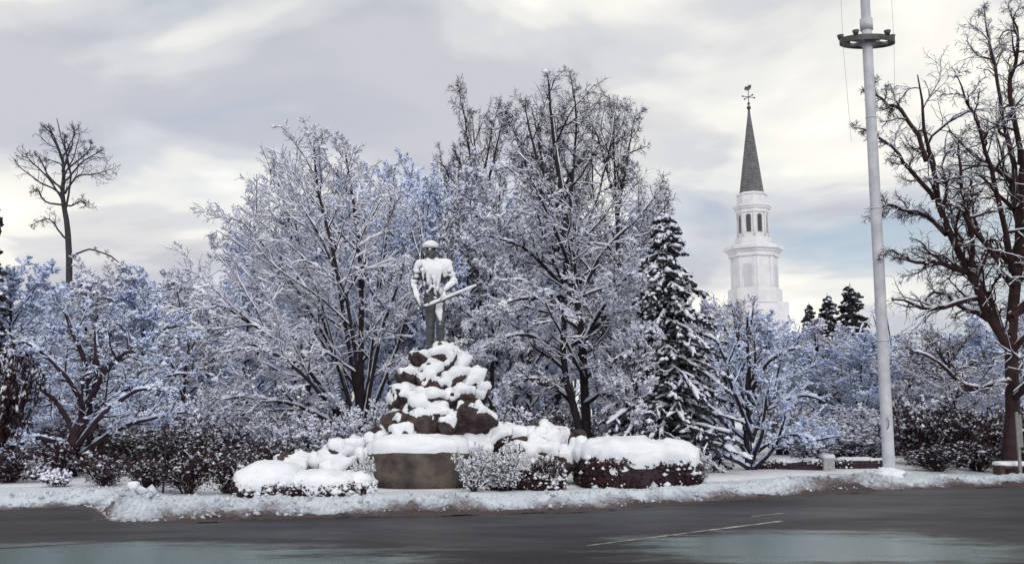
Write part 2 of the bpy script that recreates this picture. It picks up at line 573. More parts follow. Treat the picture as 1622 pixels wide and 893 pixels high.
edge_px = [(-700, 815), (-300, 808), (0, 804), (90, 802), (150, 806), (168, 822), (210, 826), (300, 824), (420, 820), (560, 817), (811, 811), (1000, 801), (1200, 787), (1400, 776), (1622, 768), (1800, 764), (2100, 759)]
edge = resample([np.array(p) for p in ((-60.0, 10.5, 0), (-28.0, 12.6, 0))] + [G(*e) for e in edge_px] + [np.array(p) for p in ((30.0, 23.2, 0), (60.0, 27.5, 0))], 1000)
rd = MB()                                                # the road runs up to and under the edge of the bank
pts = np.concatenate([edge + [0, 0.9, 0], edge[::-1] * [1, 0, 1] + [0, -40, 0]])
k = len(edge)
V = np.concatenate([edge + [0, 0.9, 0], edge * [1, 0, 1] + [0, -40, 0]])
rd.add(V, [(i, i + k, i + k + 1, i + 1) for i in range(k - 1)])
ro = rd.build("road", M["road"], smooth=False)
ro.location.z = 0.0
tag(ro, None, None, kind="structure")


def strip(name, a, b, w0, w1, mat, z):
    a, b = np.array(a), np.array(b)
    d = nrm(b - a)
    s = np.array([-d[1], d[0], 0])
    n = 24
    m = MB()
    rng = np.random.default_rng(7)
    t = np.linspace(0, 1, n)[:, None]
    c = a + (b - a) * t + [0, 0, z]
    w = (w0 + (w1 - w0) * t) * rng.uniform(0.7, 1.1, (n, 1))
    m.add(np.concatenate([c + s * w / 2, c - s * w / 2]), [(i, i + n, i + n + 1, i + 1) for i in range(n - 1)])
    return tag(m.build(name, mat, smooth=False), None, None, kind="structure")


strip("road_marking", G(930, 864), G(1238, 825), 0.05, 0.11, M["road_paint"], 0.004)
strip("road_marking", G(1060, 848), G(1150, 849.5), 0.05, 0.03, M["road_paint"], 0.008)
strip("road_marking", G(1190, 818), G(1245, 812), 0.07, 0.05, M["road_paint"], 0.004)
M["tar"] = material("tar_seam", (0.014, 0.014, 0.016), (0.03, 0.03, 0.032), 6, 0.45)
strip("road_seam", G(-60, 872), G(300, 850), 0.05, 0.03, M["tar"], 0.004)

# ploughed bank: a ridge of lumpy dirty snow along the far road edge
K, J = 1100, 40
e2 = resample(edge, K)
sj = np.linspace(0, 1, J) ** 1.5
DEP = 4.6
X = e2[:, None, 0] + 0 * sj[None]
Yv = e2[:, None, 1] - 0.28 + DEP * sj[None]
uu = np.interp(e2[:, 0] / np.maximum(e2[:, 1], 1) * 1480 + CX, [-800, -100, 100, 165, 230, 500, 811, 1100, 1230, 1310, 1390, 1430, 1520, 2100],
               [0.30, 0.30, 0.24, 0.30, 0.30, 0.27, 0.30, 0.27, 0.22, 0.34, 0.40, 0.24, 0.17, 0.15])
d = DEP * sj
prof = np.interp(d, [0, 0.25, 0.5, 0.85, 1.2, 1.9, 2.8, DEP], [-0.03, 0.0, 0.25, 0.85, 1.0, 0.55, 0.30, 0.15])
Z = 0.55 * uu[:, None] * prof[None]
flat = np.stack([X, Yv, 0 * X], -1).reshape(-1, 3)
amp = np.interp(d, [0, 0.3, 0.8, 1.7, 2.6, DEP], [0.02, 0.07, 0.16, 0.11, 0.03, 0.02])[None]
n_big = fbm(flat * 1.1, 3, 3).reshape(K, J)
n_mid = fbm(flat * 3.3, 5, 3).reshape(K, J)
n_fin = fbm(flat * 11.0, 9, 3).reshape(K, J)
Z = Z + amp * (0.6 * n_big + 0.85 * np.maximum(n_mid, -0.3) + 0.75 * np.abs(n_fin))
Yv = Yv + 0.30 * fbm(flat * [0.9, 0.0, 0], 21, 4).reshape(K, J) * np.exp(-d * 1.2)[None]
dirt = np.interp(d, [0, 0.3, 0.55, 0.95, 1.6], [1.0, 0.78, 0.42, 0.10, 0.0])[None] + 0.30 * n_big + 0.0 * X
dirt += np.exp(-((e2[:, None, 0] / np.maximum(e2[:, None, 1], 1) * 1480 + CX - 1345) / 85.0) ** 2) * 0.28
dirt -= np.exp(-((e2[:, None, 0] / np.maximum(e2[:, None, 1], 1) * 1480 + CX + 20) / 140.0) ** 2) * 0.35
bk = MB()
idx = np.arange(K * J).reshape(K, J)
bk.add(np.stack([X, Yv, Z], -1), np.stack([idx[:-1, :-1], idx[1:, :-1], idx[1:, 1:], idx[:-1, 1:]], -1).reshape(-1, 4))
bank = tag(bk.build("snow_bank", M["dirty_snow"]), None, None, kind="structure")
at = bank.data.attributes.new("dirt", "FLOAT", "POINT")
at.data.foreach_set("value", dirt.astype(np.float32).ravel())

# loose chunks thrown up by the plough
rng = np.random.default_rng(41)
ch = MB()
for _ in range(2200):
    i = rng.integers(0, K)
    j = int(np.clip(rng.normal(14, 6), 7, J - 1))
    c = np.array([X[i, j], Yv[i, j], Z[i, j]])
    r = 0.015 * rng.lognormal(0, 0.65)
    v = OCT * r * rng.uniform(0.7, 1.3, 3) + rng.normal(0, 0.25 * r, OCT.shape) + c + [0, 0, r * 0.4]
    ch.add(v, None, OCTF)
tag(ch.build("snow_lumps", M["lump_snow"]), None, None, kind="stuff")

# the white green behind the bank
gx, gy = np.meshgrid(np.linspace(-70, 70, 160), np.linspace(17.5, 110, 110))
fl = np.stack([gx, gy, 0 * gx], -1).reshape(-1, 3)
gz = 0.045 + 0.04 * fbm(fl * 0.5, 31, 3).reshape(gx.shape) + 0.03 * np.clip((gy - 24) / 10, 0, 1)
gz -= np.clip(np.interp(gx, edge[:, 0], edge[:, 1]) + 3.4 - gy, 0, 1) * 0.16
mb = MB()
idx = np.arange(gx.size).reshape(gx.shape)
mb.add(np.stack([gx, gy, gz], -1), np.stack([idx[:-1, :-1], idx[:-1, 1:], idx[1:, 1:], idx[1:, :-1]], -1).reshape(-1, 4))
tag(mb.build("snow_lawn", M["snow"]), None, None, kind="structure")


# ------------------------------------------------------------------ boulders and snow caps
def blob(res):
    bm = bmesh.new()
    bmesh.ops.create_icosphere(bm, subdivisions=res, radius=1)
    bm.verts.ensure_lookup_table()
    v = np.array([x.co[:] for x in bm.verts]); f = np.array([[q.index for q in p.verts] for p in bm.faces])
    bm.free()
    return v, f


ICO = {r: blob(r) for r in (2, 3, 4, 5)}


def vnormals(v, f):
    fn = np.cross(v[f[:, 1]] - v[f[:, 0]], v[f[:, 2]] - v[f[:, 0]])
    n = np.zeros_like(v)
    for kk in range(f.shape[1]):
        np.add.at(n, f[:, kk], fn)
    return nrm(n)


def snow_shell(v, f, T, thr, seed, front=0.25, nsc=3.0, namp=0.35, nm=None, lump=0.25):
    """a second skin over the upward faces, dipping inside the solid where no snow lies"""
    n = vnormals(v, f) if nm is None else nm
    up = n @ nrm(np.array([0, -front, 1.0]))
    k = up + namp * fbm(v * nsc, seed, 4) - thr
    th = np.clip(k / 0.42, -1, 1)
    th = np.where(th > 0, np.maximum(th, 0) ** 0.65 * T, th * 0.3 * T)
    th = th * (1 + lump * fbm(v * nsc * 1.6, seed + 50, 3))
    return v + (n * 0.55 + np.array([0, -0.12, 0.55])) * th[:, None]


def fused(mb, voxel, it=3):
    me = mb.mesh("tmp", None)
    o = bpy.data.objects.new("tmp", me)
    COL.objects.link(o)
    rm = o.modifiers.new("r", "REMESH"); rm.mode = "VOXEL"; rm.voxel_size = voxel
    sm = o.modifiers.new("s", "SMOOTH"); sm.iterations = it; sm.factor = 0.5
    dg = bpy.context.evaluated_depsgraph_get()
    e = o.evaluated_get(dg).to_mesh()
    n = len(e.vertices)
    v = np.empty(n * 3, np.float32); e.vertices.foreach_get("co", v)
    f = np.array([p.vertices[:] for p in e.polygons if len(p.vertices) == 4])
    o.evaluated_get(dg).to_mesh_clear()
    bpy.data.objects.remove(o)
    return v.reshape(-1, 3).astype(float), f


def boulder(c, r, seed, mat, parent, snowT, thr, rough=0.16, front=0.25, res=4, square=0.75, loc0=None, name="boulder", rz=0.0, nsc=None, facets=15, namp=0.55):
    v, f = ICO[res]
    v = np.sign(v) * np.abs(v) ** square                     # squarer than a ball
    rb = np.random.default_rng(seed + 500)
    for _ in range(facets):                                  # a few broken faces
        d = nrm(rb.normal(0, 1, 3) * [1, 1, 0.8])
        e = np.maximum(v @ d - rb.uniform(0.58, 0.92), 0)
        v = v - d * e[:, None] * 0.96
    v = v * np.asarray(r)
    ca, sa = math.cos(rz), math.sin(rz)
    v = np.stack([v[:, 0] * ca - v[:, 2] * sa, v[:, 1], v[:, 0] * sa + v[:, 2] * ca], -1)
    rm = float(np.mean(r))
    n = vnormals(v, f)
    v = v + n * (rough * rm * fbm(v / rm * 1.3 + seed * 3.7, seed, 4))[:, None]
    o = MB().add(v, None, f).build(name, mat, parent, loc=c)
    if snowT > 0:
        s = snow_shell(v, f, snowT, thr, seed + 7, front, nsc=nsc or 2.2 / rm, namp=namp, lump=0.35)
        MB().add(s, None, f).build("snow_cap", M["snow"], o)
    return o


MY = 19.8
mon = thing("stone_monument", "rough boulder mound heaped with snow under the bronze rifleman", "monument", (P(685, 768, MY)[0], MY, 0))
mloc = np.array(mon.location)


HEAP = []


def mrock(u, v, ru, rv, dy, seed, snowT=0.1, thr=0.25, ry=None, mat="stone", **kw):
    if 1 < seed < 20:                                        # settle the stones out of neat rows
        jr = np.random.default_rng(seed + 40)
        u, v = u + jr.uniform(-5, 5), v + jr.uniform(-7, 7)
    if 20 <= seed < 30:
        thr -= 0.22
    ru, rv = ru * 1.06, rv * 1.08
    p = P(u, v, MY + dy)
    s = (MY + dy) / FPX
    r = (ru * s, (ry or min(ru, rv * 1.6)) * s, rv * s)
    o = boulder(p - mloc, r, seed, M[mat], mon, 0, thr, **kw)
    HEAP.append((o, p - mloc, np.array(r), thr, snowT))
    return o


# hidden heart of the heap, then the stones one can see, bottom to top
mrock(690, 668, 76, 100, 0.75, 1, 0.0, 2, ry=62, square=0.9)
mrock(652, 672, 50, 31, -0.05, 2, 0.12, 0.62, ry=42)
mrock(700, 676, 42, 28, -0.15, 3, 0.10, 0.70, ry=40)
mrock(752, 668, 40, 31, -0.20, 4, 0.12, 0.55, ry=40, rz=-0.25)
mrock(638, 684, 20, 14, -0.55, 5, 0.11, 0.05, ry=18)
mrock(707, 680, 17, 15, -0.62, 6, 0.11, 0.15, ry=16)
mrock(783, 690, 26, 20, -0.1, 7, 0.12, 0.2)
mrock(642, 628, 30, 22, 0.15, 8, 0.13, 0.18, ry=30)
mrock(683, 632, 32, 20, 0.0, 9, 0.13, 0.12, ry=34)
mrock(722, 628, 26, 24, 0.12, 10, 0.13, -0.05, ry=30)
mrock(750, 628, 24, 28, 0.4, 11, 0.13, 0.0, ry=28)
mrock(646, 598, 24, 17, 0.25, 12, 0.11, 0.42, ry=26)
mrock(682, 603, 23, 18, 0.08, 13, 0.12, 0.42, ry=26)
mrock(718, 603, 22, 19, 0.12, 14, 0.12, 0.30, ry=24)
mrock(748, 598, 19, 20, 0.35, 15, 0.13, 0.0, ry=24)
mrock(668, 577, 24, 14, 0.35, 16, 0.10, 0.50, ry=24)
mrock(704, 576, 26, 19, 0.28, 17, 0.12, 0.40, ry=26)
mrock(732, 577, 18, 20, 0.42, 18, 0.13, -0.05, ry=24)
mrock(700, 558, 30, 11, 0.55, 19, 0.13, -0.25, ry=26)
rq = np.random.default_rng(77)
for i in range(26):
    v_ = rq.uniform(556, 676)
    hw = np.interp(v_, [550, 575, 610, 640, 680], [26, 44, 58, 66, 72])
    fx = rq.uniform(-0.95, 0.95)
    u_ = np.interp(v_, [550, 600, 680], [702, 694, 690]) + fx * hw
    rr_ = rq.uniform(9, 17)
    mrock(u_, v_, rr_ * 1.15, rr_ * 0.85, np.interp(v_, [550, 690], [0.30, -0.42]) + 0.45 * fx * fx, 800 + i, 0.10, rq.uniform(0.0, 0.5) - 0.35 * (fx > 0.25), ry=rr_, res=3)
# lower skirts of the heap, left and right
mrock(603, 706, 30, 26, 0.1, 20, 0.14, -0.05)
mrock(556, 718, 34, 26, 0.2, 21, 0.14, 0.15, ry=30)
mrock(515, 732, 34, 20, 0.2, 22, 0.13, 0.05, ry=30)
mrock(470, 738, 40, 20, 0.25, 23, 0.12, 0.15, ry=34)
mrock(800, 702, 52, 30, 0.35, 24, 0.16, -0.1, ry=40)
mrock(856, 702, 54, 30, 0.5, 25, 0.16, -0.05, ry=40)
mrock(838, 722, 60, 26, 0.1, 26, 0.15, 0.05, ry=40)
mrock(889, 735, 24, 27, -0.1, 27, 0.13, 0.55, ry=28)
mrock(916, 715, 15, 32, -0.05, 28, 0.10, -0.6, ry=20)
mrock(585, 730, 30, 22, -0.1, 30, 0.14, -0.2)
mrock(534, 742, 30, 16, -0.3, 31, 0.13, -0.2)
mrock(452, 748, 34, 16, -0.4, 32, 0.13, -0.2)
mrock(740, 706, 44, 22, -0.1, 29, 0.14, -0.1, ry=40)

# the snow on the heap is one sheet, drifted from stone to stone
hm = MB()
for o, c, r, thr, T in HEAP[1:]:
    n = len(o.data.vertices)
    v = np.empty(n * 3, np.float32); o.data.vertices.foreach_get("co", v)
    hm.add(v.reshape(-1, 3) + c, None, ICO[4 if n > 1000 else 3][1])
hv, hf = fused(hm, 0.036, 3)
dist = np.stack([(((hv - c) / r) ** 2).sum(1) for _, c, r, _, _ in HEAP[1:]], 1)
wgt = np.exp(-4.0 * (dist - dist.min(1, keepdims=True)))
wgt /= wgt.sum(1, keepdims=True)
hthr = wgt @ np.array([h[3] for h in HEAP[1:]])
hT = wgt @ np.array([h[4] for h in HEAP[1:]])
hn = vnormals(hv, hf)
k = hn @ nrm(np.array([0, -0.25, 1.0])) + 0.36 * fbm(hv * 3.0, 611, 4) + 0.30 * fbm(hv * 9.0, 612, 3) - hthr + 0.06 + 0.18 * np.clip((hv[:, 2] - 2.2) / 0.5, 0, 1)
th = np.clip(k / 0.5, -1, 1)
th = np.where(th > 0, np.maximum(th, 0) ** 0.7 * hT * 0.9 + 0.012, th * 0.09)
th = th * (1 + 0.3 * fbm(hv * 4.5, 613, 3))
MB().add(hv + (hn * 0.6 + np.array([0, -0.10, 0.5])) * th[:, None], hf).build("snow_cover", M["snow"], mon)

# stone trough at the foot of the heap
TY = 19.0
tr = thing("stone_trough", "brown granite horse trough with bowed front under a thick lip of snow", "trough", (P(662, 768, TY)[0], TY, 0))
v, f = ICO[5]
v = np.sign(v) * np.abs(v) ** np.array([0.62, 0.7, 0.5])
tw, thh, tdp = 86 * TY / FPX, 0.49, 0.62
zt = v[:, 2]
v = v * np.array([tw, tdp, thh]) * (1 - 0.15 * np.clip((1 - zt) / 2, 0, 1))[:, None] ** np.array([1, 1.4, 0])
n = vnormals(v, f)
v = v + n * (0.05 * fbm(v * 1.6, 77, 5) + 0.012 * fbm(v * 9, 78, 3))[:, None]
v[:, 2] += 0.40
basin = MB().add(v, None, f).build("basin", M["granite"], tr)
s = snow_shell(v, f, 0.17, 0.62, 81, 0.15, nsc=2.2, namp=0.22)
MB().add(s, None, f).build("snow_cap", M["snow"], basin)


# ------------------------------------------------------------------ trees
def px_stem(pts, Y, base, n=12):
    """a limb through points of the place; each point is (u, v, metres nearer or farther)"""
    return resample([P(p[0], p[1], Y + (p[2] if len(p) > 2 else 0)) - base for p in pts], n)


def tree(name, label, cat, loc, stems, radii, env, seed, spec, bark="bark", snow="tree_snow", group=None, rz=0.0):
    """trunk and limbs, a crown of branches and twigs, and the snow that lies on them"""
    rng = np.random.default_rng(seed)
    root = thing(name, label, cat, loc, rz, group)
    St = np.array(stems)
    n = St.shape[1]
    wob = rng.normal(0, spec.get("wob", 0.03), St.shape); wob[:, 0] = 0
    St = St + np.cumsum(wob, 1) * 0.5
    R = np.array([np.linspace(1, 0.0, n) ** 0.8 * (a - b) + b for a, b in radii])
    if St.shape[0]:
        R[:, 0] *= 1.25
    big, fine, sn = MB(), MB(), MB()
    tube(big, St, R, 8)
    zlim = spec.get("snow_top")                              # (full below, none above), metres

    def layer(Pn, Rn, s, keep, sub, cl, cs):
        if s <= 0:
            return
        w = np.ones(len(Pn))
        if zlim:
            w = np.clip((zlim[1] - Pn[:, :, 2].mean(1)) / (zlim[1] - zlim[0]), spec.get("snow_min", 0.12), 1)
        nf = fbm(Pn[:, Pn.shape[1] // 2] * 1.15 / spec.get("scale", 1.0), seed, 2)
        patch = np.clip(0.92 + 1.3 * nf, 0.25, 1.4)             # the load of snow comes in patches
        m = rng.random(len(Pn)) < keep * w ** 0.7 * patch
        w = w * np.clip(0.55 + 0.55 * patch, 0, 1.2)
        if m.any():
            snow_tube(sn, rng, Pn[m], Rn[m], s * (0.5 + 0.5 * w[m]), sub, 1.0, spec.get("lump", 0.5))
            if cl:
                Qn = Pn[m]
                slope = np.abs(nrm(Qn[:, -1] - Qn[:, 0])[:, 2])
                pts = along(Qn[slope < 0.93], rng, cl, 0.15)
                clumps(sn, rng, pts + [0, 0, cs * 0.35], cs)

    s0 = spec["snow"]
    layer(St, R, s0 * 2.0, 1.0, 2, spec.get("stem_clumps", 3), spec["clump"] * 1.2)
    Pn, Rn = St, R
    for li, L in enumerate(spec["levels"]):
        kw = {k: v for k, v in L.items() if k not in ("keep", "s", "cl", "cs", "k", "src", "leaf", "sub")}
        Pn, Rn = spawn(rng, Pn, Rn, env=env if L.get("rs", 0) != -1 else None, **kw)
        if "zmin" in spec:
            ok = Pn[:, :, 2].min(1) > spec["zmin"]
            Pn, Rn = Pn[ok], Rn[ok]
        tube(big if li == 0 else fine, Pn, Rn, L.get("k", 3))
        layer(Pn, Rn, s0 * L.get("s", 1.0), L.get("keep", 0.9), L.get("sub", 0), L.get("cl", 1), spec["clump"] * L.get("cs", 1.0))
        if L.get("leaf"):
            leaves(fine, rng, along(Pn, rng, L["leaf"], 0.1), spec.get("leaf", 0.06))
    big.build("trunk", M[bark], root)
    if fine.n:
        fine.build("crown", M[bark] if not spec.get("crown_mat") else M[spec["crown_mat"]], root)
    if sn.n:
        sn.build("snow_cover", M[snow], root)["kind"] = "stuff"
    return root


def LV(per, t0, t1, ang, L, n, **kw):
    return dict(per=per, t0=t0, t1=t1, ang=ang, L=L, n=n, **kw)


def pxenv(u, v, ru, rv, Y, base, ry):
    s = Y / FPX
    return (P(u, v, Y) - base, np.array([ru * s, ry, rv * s]))


SNOWY = dict(snow=0.030, clump=0.036, lump=0.5, zmin=0.25)

# the broad tree behind and left of the monument
Y0 = 26.0
b = P(572, 735, Y0); b[2] = 0.05
fan = [
    [(572, 737), (573, 600), (572, 440), (562, 310), (548, 225)],
    [(574, 700), (588, 560), (604, 430, 0.6), (616, 330, 0.8), (622, 275, 1.0)],
    [(570, 700), (525, 560, -0.6), (445, 430, -1.0), (372, 345, -1.4)],
    [(568, 690), (470, 570, -1.2), (375, 500, -2.0), (300, 455, -2.2)],
    [(571, 690), (500, 470, 0.5), (455, 340, 0.8), (432, 262, 1.0)],
    [(572, 680), (535, 440, -0.9), (505, 300, -1.2), (498, 225, -1.3)],
    [(573, 690), (640, 520, 0.6), (668, 400, 1.0), (660, 330, 1.2)],
    [(571, 700), (480, 645, -1.2), (400, 625, -2.0), (338, 628, -2.4)],
    [(574, 700), (560, 520, -1.6), (520, 400, -2.4), (470, 320, -2.8)],
    [(574, 700), (600, 540, -1.4), (625, 470, -2.2), (640, 420, -2.6)],
    [(571, 695), (460, 520, 1.4), (385, 430, 2.2), (335, 380, 2.6)],
    [(573, 700), (640, 610, -0.8), (690, 560, -1.0), (735, 540, -1.0)],
    [(571, 700), (500, 610, -2.2), (440, 560, -3.4), (385, 540, -4.0)],
]
st = [px_stem(p, Y0, b) for p in fan]
tree("broad_tree", "broad snow-crusted tree fanning out low behind the left side of the monument", "tree", b, st,
     [(0.10, 0.014)] + [(0.06, 0.010)] * (len(st) - 1), pxenv(470, 455, 208, 262, Y0, b, 4.2), 11,
     dict(SNOWY, levels=[LV(12, 0.18, 0.98, 0.6, 0.5, 8, trop=0.15, wig=0.10, k=4, keep=0.97, sub=1, cl=4, s=1.2, flat=0.2),
                         LV(10, 0.08, 0.98, 0.7, 0.42, 5, trop=0.03, wig=0.13, keep=0.95, sub=0, cl=3, s=1.0, flat=0.3),
                         LV(9, 0.1, 1.0, 0.8, 0.55, 3, trop=-0.05, wig=0.18, keep=1.0, cl=0, s=0.62, rmin=0.0034, flat=0.3)]))

# the tall tree right of the monument
Y1 = 25.0
b = P(928, 735, Y1); b[2] = 0.05
lim = [
    [(930, 737), (926, 620), (917, 490), (900, 370), (882, 260), (872, 160), (868, 112)],
    [(924, 700), (905, 640, -0.2), (889, 570, -0.3), (892, 450, -0.4), (884, 340, -0.5), (842, 240, -0.5), (828, 165, -0.5)],
    [(916, 480), (955, 400, -0.4), (1005, 345, -0.6), (1040, 300, -0.6)],
    [(905, 420), (945, 310, 0.5), (962, 230, 0.6), (975, 150, 0.8)],
    [(900, 380), (905, 280, 0.4), (912, 200, 0.6), (905, 125, 0.7)],
    [(896, 460), (840, 405, -0.7), (790, 380, -1.2), (760, 375, -1.4)],
    [(890, 560), (840, 535, -0.9), (785, 545, -1.5), (745, 565, -1.8)],
    [(925, 600), (985, 560, -0.9), (1040, 548, -1.4), (1075, 560, -1.6)],
    [(920, 545), (985, 490, 0.8), (1040, 420, 1.0), (1072, 385, 1.1)],
    [(912, 470), (890, 400, -1.4), (860, 330, -2.2), (840, 290, -2.5)],
    [(922, 560), (950, 500, -1.6), (985, 450, -2.4), (1010, 430, -2.7)],
    [(893, 470), (850, 470, -1.4), (805, 480, -2.2), (770, 500, -2.6)],
    [(926, 640), (960, 620, -1.0), (1000, 625, -1.6), (1035, 650, -1.8)],
    [(908, 640), (870, 605, -0.7), (820, 600, -1.0), (780, 625, -1.2)],
]
st = [px_stem(p, Y1, b) for p in lim]
tree("tall_tree", "tall twin-trunked tree, snowy below and bare on top, behind the monument's right end", "tree", b, st,
     [(0.13, 0.012), (0.11, 0.012)] + [(0.055, 0.010)] * (len(st) - 2), pxenv(915, 375, 158, 290, Y1, b, 3.4), 12,
     dict(SNOWY, snow_top=(5.2, 9.2), snow_min=0.15,
          levels=[LV(13, 0.15, 0.98, 0.8, 0.44, 8, trop=0.08, wig=0.13, k=4, keep=0.97, sub=1, cl=3, s=1.2, flat=0.25),
                  LV(10, 0.08, 0.98, 0.75, 0.44, 5, trop=0.0, wig=0.14, keep=0.9, cl=2, s=1.0, flat=0.35),
                  LV(8, 0.1, 1.0, 0.8, 0.6, 3, trop=-0.08, wig=0.18, keep=1.0, cl=0, s=0.62, rmin=0.0034, flat=0.3)]))

# the big dark tree at the right edge
Y2 = 23.0
b = P(1603, 752, Y2); b[2] = 0.08
lim = [
    [(1603, 754), (1601, 660), (1598, 550), (1607, 430), (1612, 310), (1625, 200), (1640, 90)],
    [(1598, 548), (1566, 505), (1541, 440, -0.2), (1503, 372, -0.4), (1479, 312, -0.5), (1468, 250, -0.5), (1456, 185, -0.5), (1446, 118, -0.5)],
    [(1480, 315, -0.5), (1445, 275, -0.7), (1405, 238, -0.8), (1362, 206, -0.9)],
    [(1468, 255, -0.5), (1432, 180, -0.3), (1396, 168, -0.2), (1372, 150, -0.1)],
    [(1596, 530), (1602, 440, 0.6), (1592, 340, 1.0), (1572, 262, 1.2), (1560, 200, 1.3)],
    [(1604, 430), (1582, 310, -0.8), (1560, 205, -1.2), (1528, 118, -1.5)],
    [(1610, 330), (1592, 205, 0.3), (1570, 110, 0.5), (1562, 25, 0.6)],
    [(1536, 432, -0.2), (1495, 420, -0.8), (1450, 412, -1.2), (1412, 392, -1.4)],
    [(1599, 605), (1545, 612, -0.5), (1492, 578, -0.8), (1432, 546, -1.0)],
    [(1602, 500), (1650, 420, -0.3), (1690, 320, -0.4), (1720, 220, -0.5)],
    [(1608, 400), (1640, 300, -0.9), (1660, 180, -1.3), (1665, 60, -1.5)],
    [(1598, 540), (1570, 470, 0.8), (1530, 380, 1.4), (1510, 300, 1.7)],
    [(1603, 450), (1570, 400, -1.4), (1525, 340, -2.2), (1490, 330, -2.6)],
    [(1618, 260), (1600, 150, -0.8), (1610, 60, -1.2), (1600, 5, -1.3)],
    [(1601, 560), (1660, 520, -0.6), (1720, 470, -0.9), (1780, 430, -1.0)],
    [(1541, 440, -0.2), (1530, 350, -0.8), (1510, 270, -1.2), (1500, 215, -1.4)],
    [(1566, 505), (1520, 490, 0.5), (1470, 470, 0.9), (1440, 480, 1.1)],
    [(1500, 370, -0.4), (1450, 340, 0.3), (1415, 330, 0.6), (1385, 335, 0.8)],
]
st = [px_stem(p, Y2, b) for p in lim]
tree("big_tree", "big dark-trunked tree at the right edge of the green, forked low, lightly dusted", "tree", b, st,
     [(0.19, 0.035), (0.12, 0.014)] + [(0.06, 0.010)] * 2 + [(0.075, 0.010)] * (len(st) - 4), pxenv(1560, 315, 215, 345, Y2, b, 3.6), 13,
     dict(SNOWY, wob=0.085, snow=0.018, clump=0.030, snow_top=(2.8, 8.0), snow_min=0.5, leaf=0.05,
          levels=[LV(11, 0.15, 0.98, 0.8, 0.36, 9, trop=0.0, wig=0.26, rs=0.7, k=4, keep=0.75, sub=0, cl=2, s=1.2, flat=0.1),
                  LV(10, 0.08, 0.98, 0.75, 0.5, 5, trop=-0.05, wig=0.2, keep=0.6, cl=1, s=1.0, flat=0.2, rmin=0.006),
                  LV(6, 0.08, 1.0, 0.8, 0.65, 4, trop=-0.3, wig=0.28, keep=0.35, cl=0, s=0.5, rmin=0.0048)]), bark="red_bark")

# the little vase-shaped tree right of the spruce
Y3 = 24.0
b = P(1190, 752, Y3); b[2] = 0.08
lim = [
    [(1190, 752), (1188, 680), (1192, 590), (1190, 505)],
    [(1190, 735), (1158, 690, -0.3), (1130, 655, -0.5), (1112, 640, -0.6)],
    [(1189, 742), (1150, 722, -0.6), (1125, 705, -0.9), (1108, 700, -1.0)],
    [(1193, 745), (1222, 718, -0.5), (1238, 680, -0.8), (1246, 650, -0.9)],
    [(1190, 700), (1216, 645, -0.2), (1232, 590, -0.3), (1237, 560, -0.3)],
    [(1190, 670), (1160, 610, 0.3), (1142, 560, 0.4), (1130, 530, 0.5)],
    [(1193, 720), (1245, 690, -0.2), (1290, 700, -0.3), (1330, 698, -0.3)],
    [(1191, 620), (1215, 575, -0.4), (1245, 558, -0.6), (1268, 556, -0.7)],
    [(1189, 690), (1165, 630, -0.9), (1150, 590, -1.3), (1160, 545, -1.5)],
    [(1193, 725), (1210, 690, -1.0), (1215, 640, -1.5), (1222, 610, -1.7)],
    [(1191, 640), (1230, 640, 0.4), (1270, 630, 0.7), (1300, 640, 0.8)],
]
st = [px_stem(p, Y3, b) for p in lim]
tree("vase_tree", "small many-stemmed tree, thick snow on its limbs, by the low dark red hedge", "tree", b, st,
     [(0.12, 0.02)] + [(0.055, 0.012)] * (len(st) - 1), pxenv(1200, 605, 130, 135, Y3, b, 2.0), 14,
     dict(SNOWY, snow=0.032, zmin=0.15, levels=[LV(7, 0.25, 0.98, 0.7, 0.45, 6, trop=0.25, wig=0.10, k=4, keep=0.95, sub=1, cl=2, s=1.2),
                         LV(7, 0.12, 0.98, 0.7, 0.45, 5, trop=0.1, wig=0.12, keep=0.85, cl=1, s=0.9, flat=0.2),
                         LV(5, 0.1, 1.0, 0.8, 0.5, 3, trop=0.1, wig=0.14, keep=0.7, cl=1, s=0.7, cs=0.8, rmin=0.0045)]), snow="haze_blue_snow")

# the leaning tree at the left
Y4 = 22.0
b = P(118, 775, Y4); b[2] = 0.08
lim = [
    [(118, 775), (112, 705), (135, 650), (150, 600), (148, 520)],
    [(122, 725), (180, 682, -0.3), (240, 664, -0.5), (312, 652, -0.6)],
    [(113, 708), (65, 690, -0.4), (20, 700, -0.6), (-30, 720, -0.7)],
    [(134, 652), (105, 600, -0.4), (65, 560, -0.7), (30, 540, -0.8)],
    [(148, 605), (195, 560, 0.3), (250, 530, 0.5), (290, 520, 0.6)],
    [(138, 640), (165, 590, -0.9), (200, 560, -1.4), (230, 555, -1.7)],
    [(128, 665), (180, 625, 0.6), (240, 600, 1.0), (290, 590, 1.2)],
    [(120, 690), (90, 640, 0.7), (50, 610, 1.2), (0, 600, 1.5)],
    [(146, 610), (125, 550, -0.6), (100, 500, -0.9), (90, 480, -1.0)],
    [(116, 715), (160, 660, -1.1), (220, 620, -1.8), (260, 620, -2.1)],
]
st = [px_stem(p, Y4, b) for p in lim]
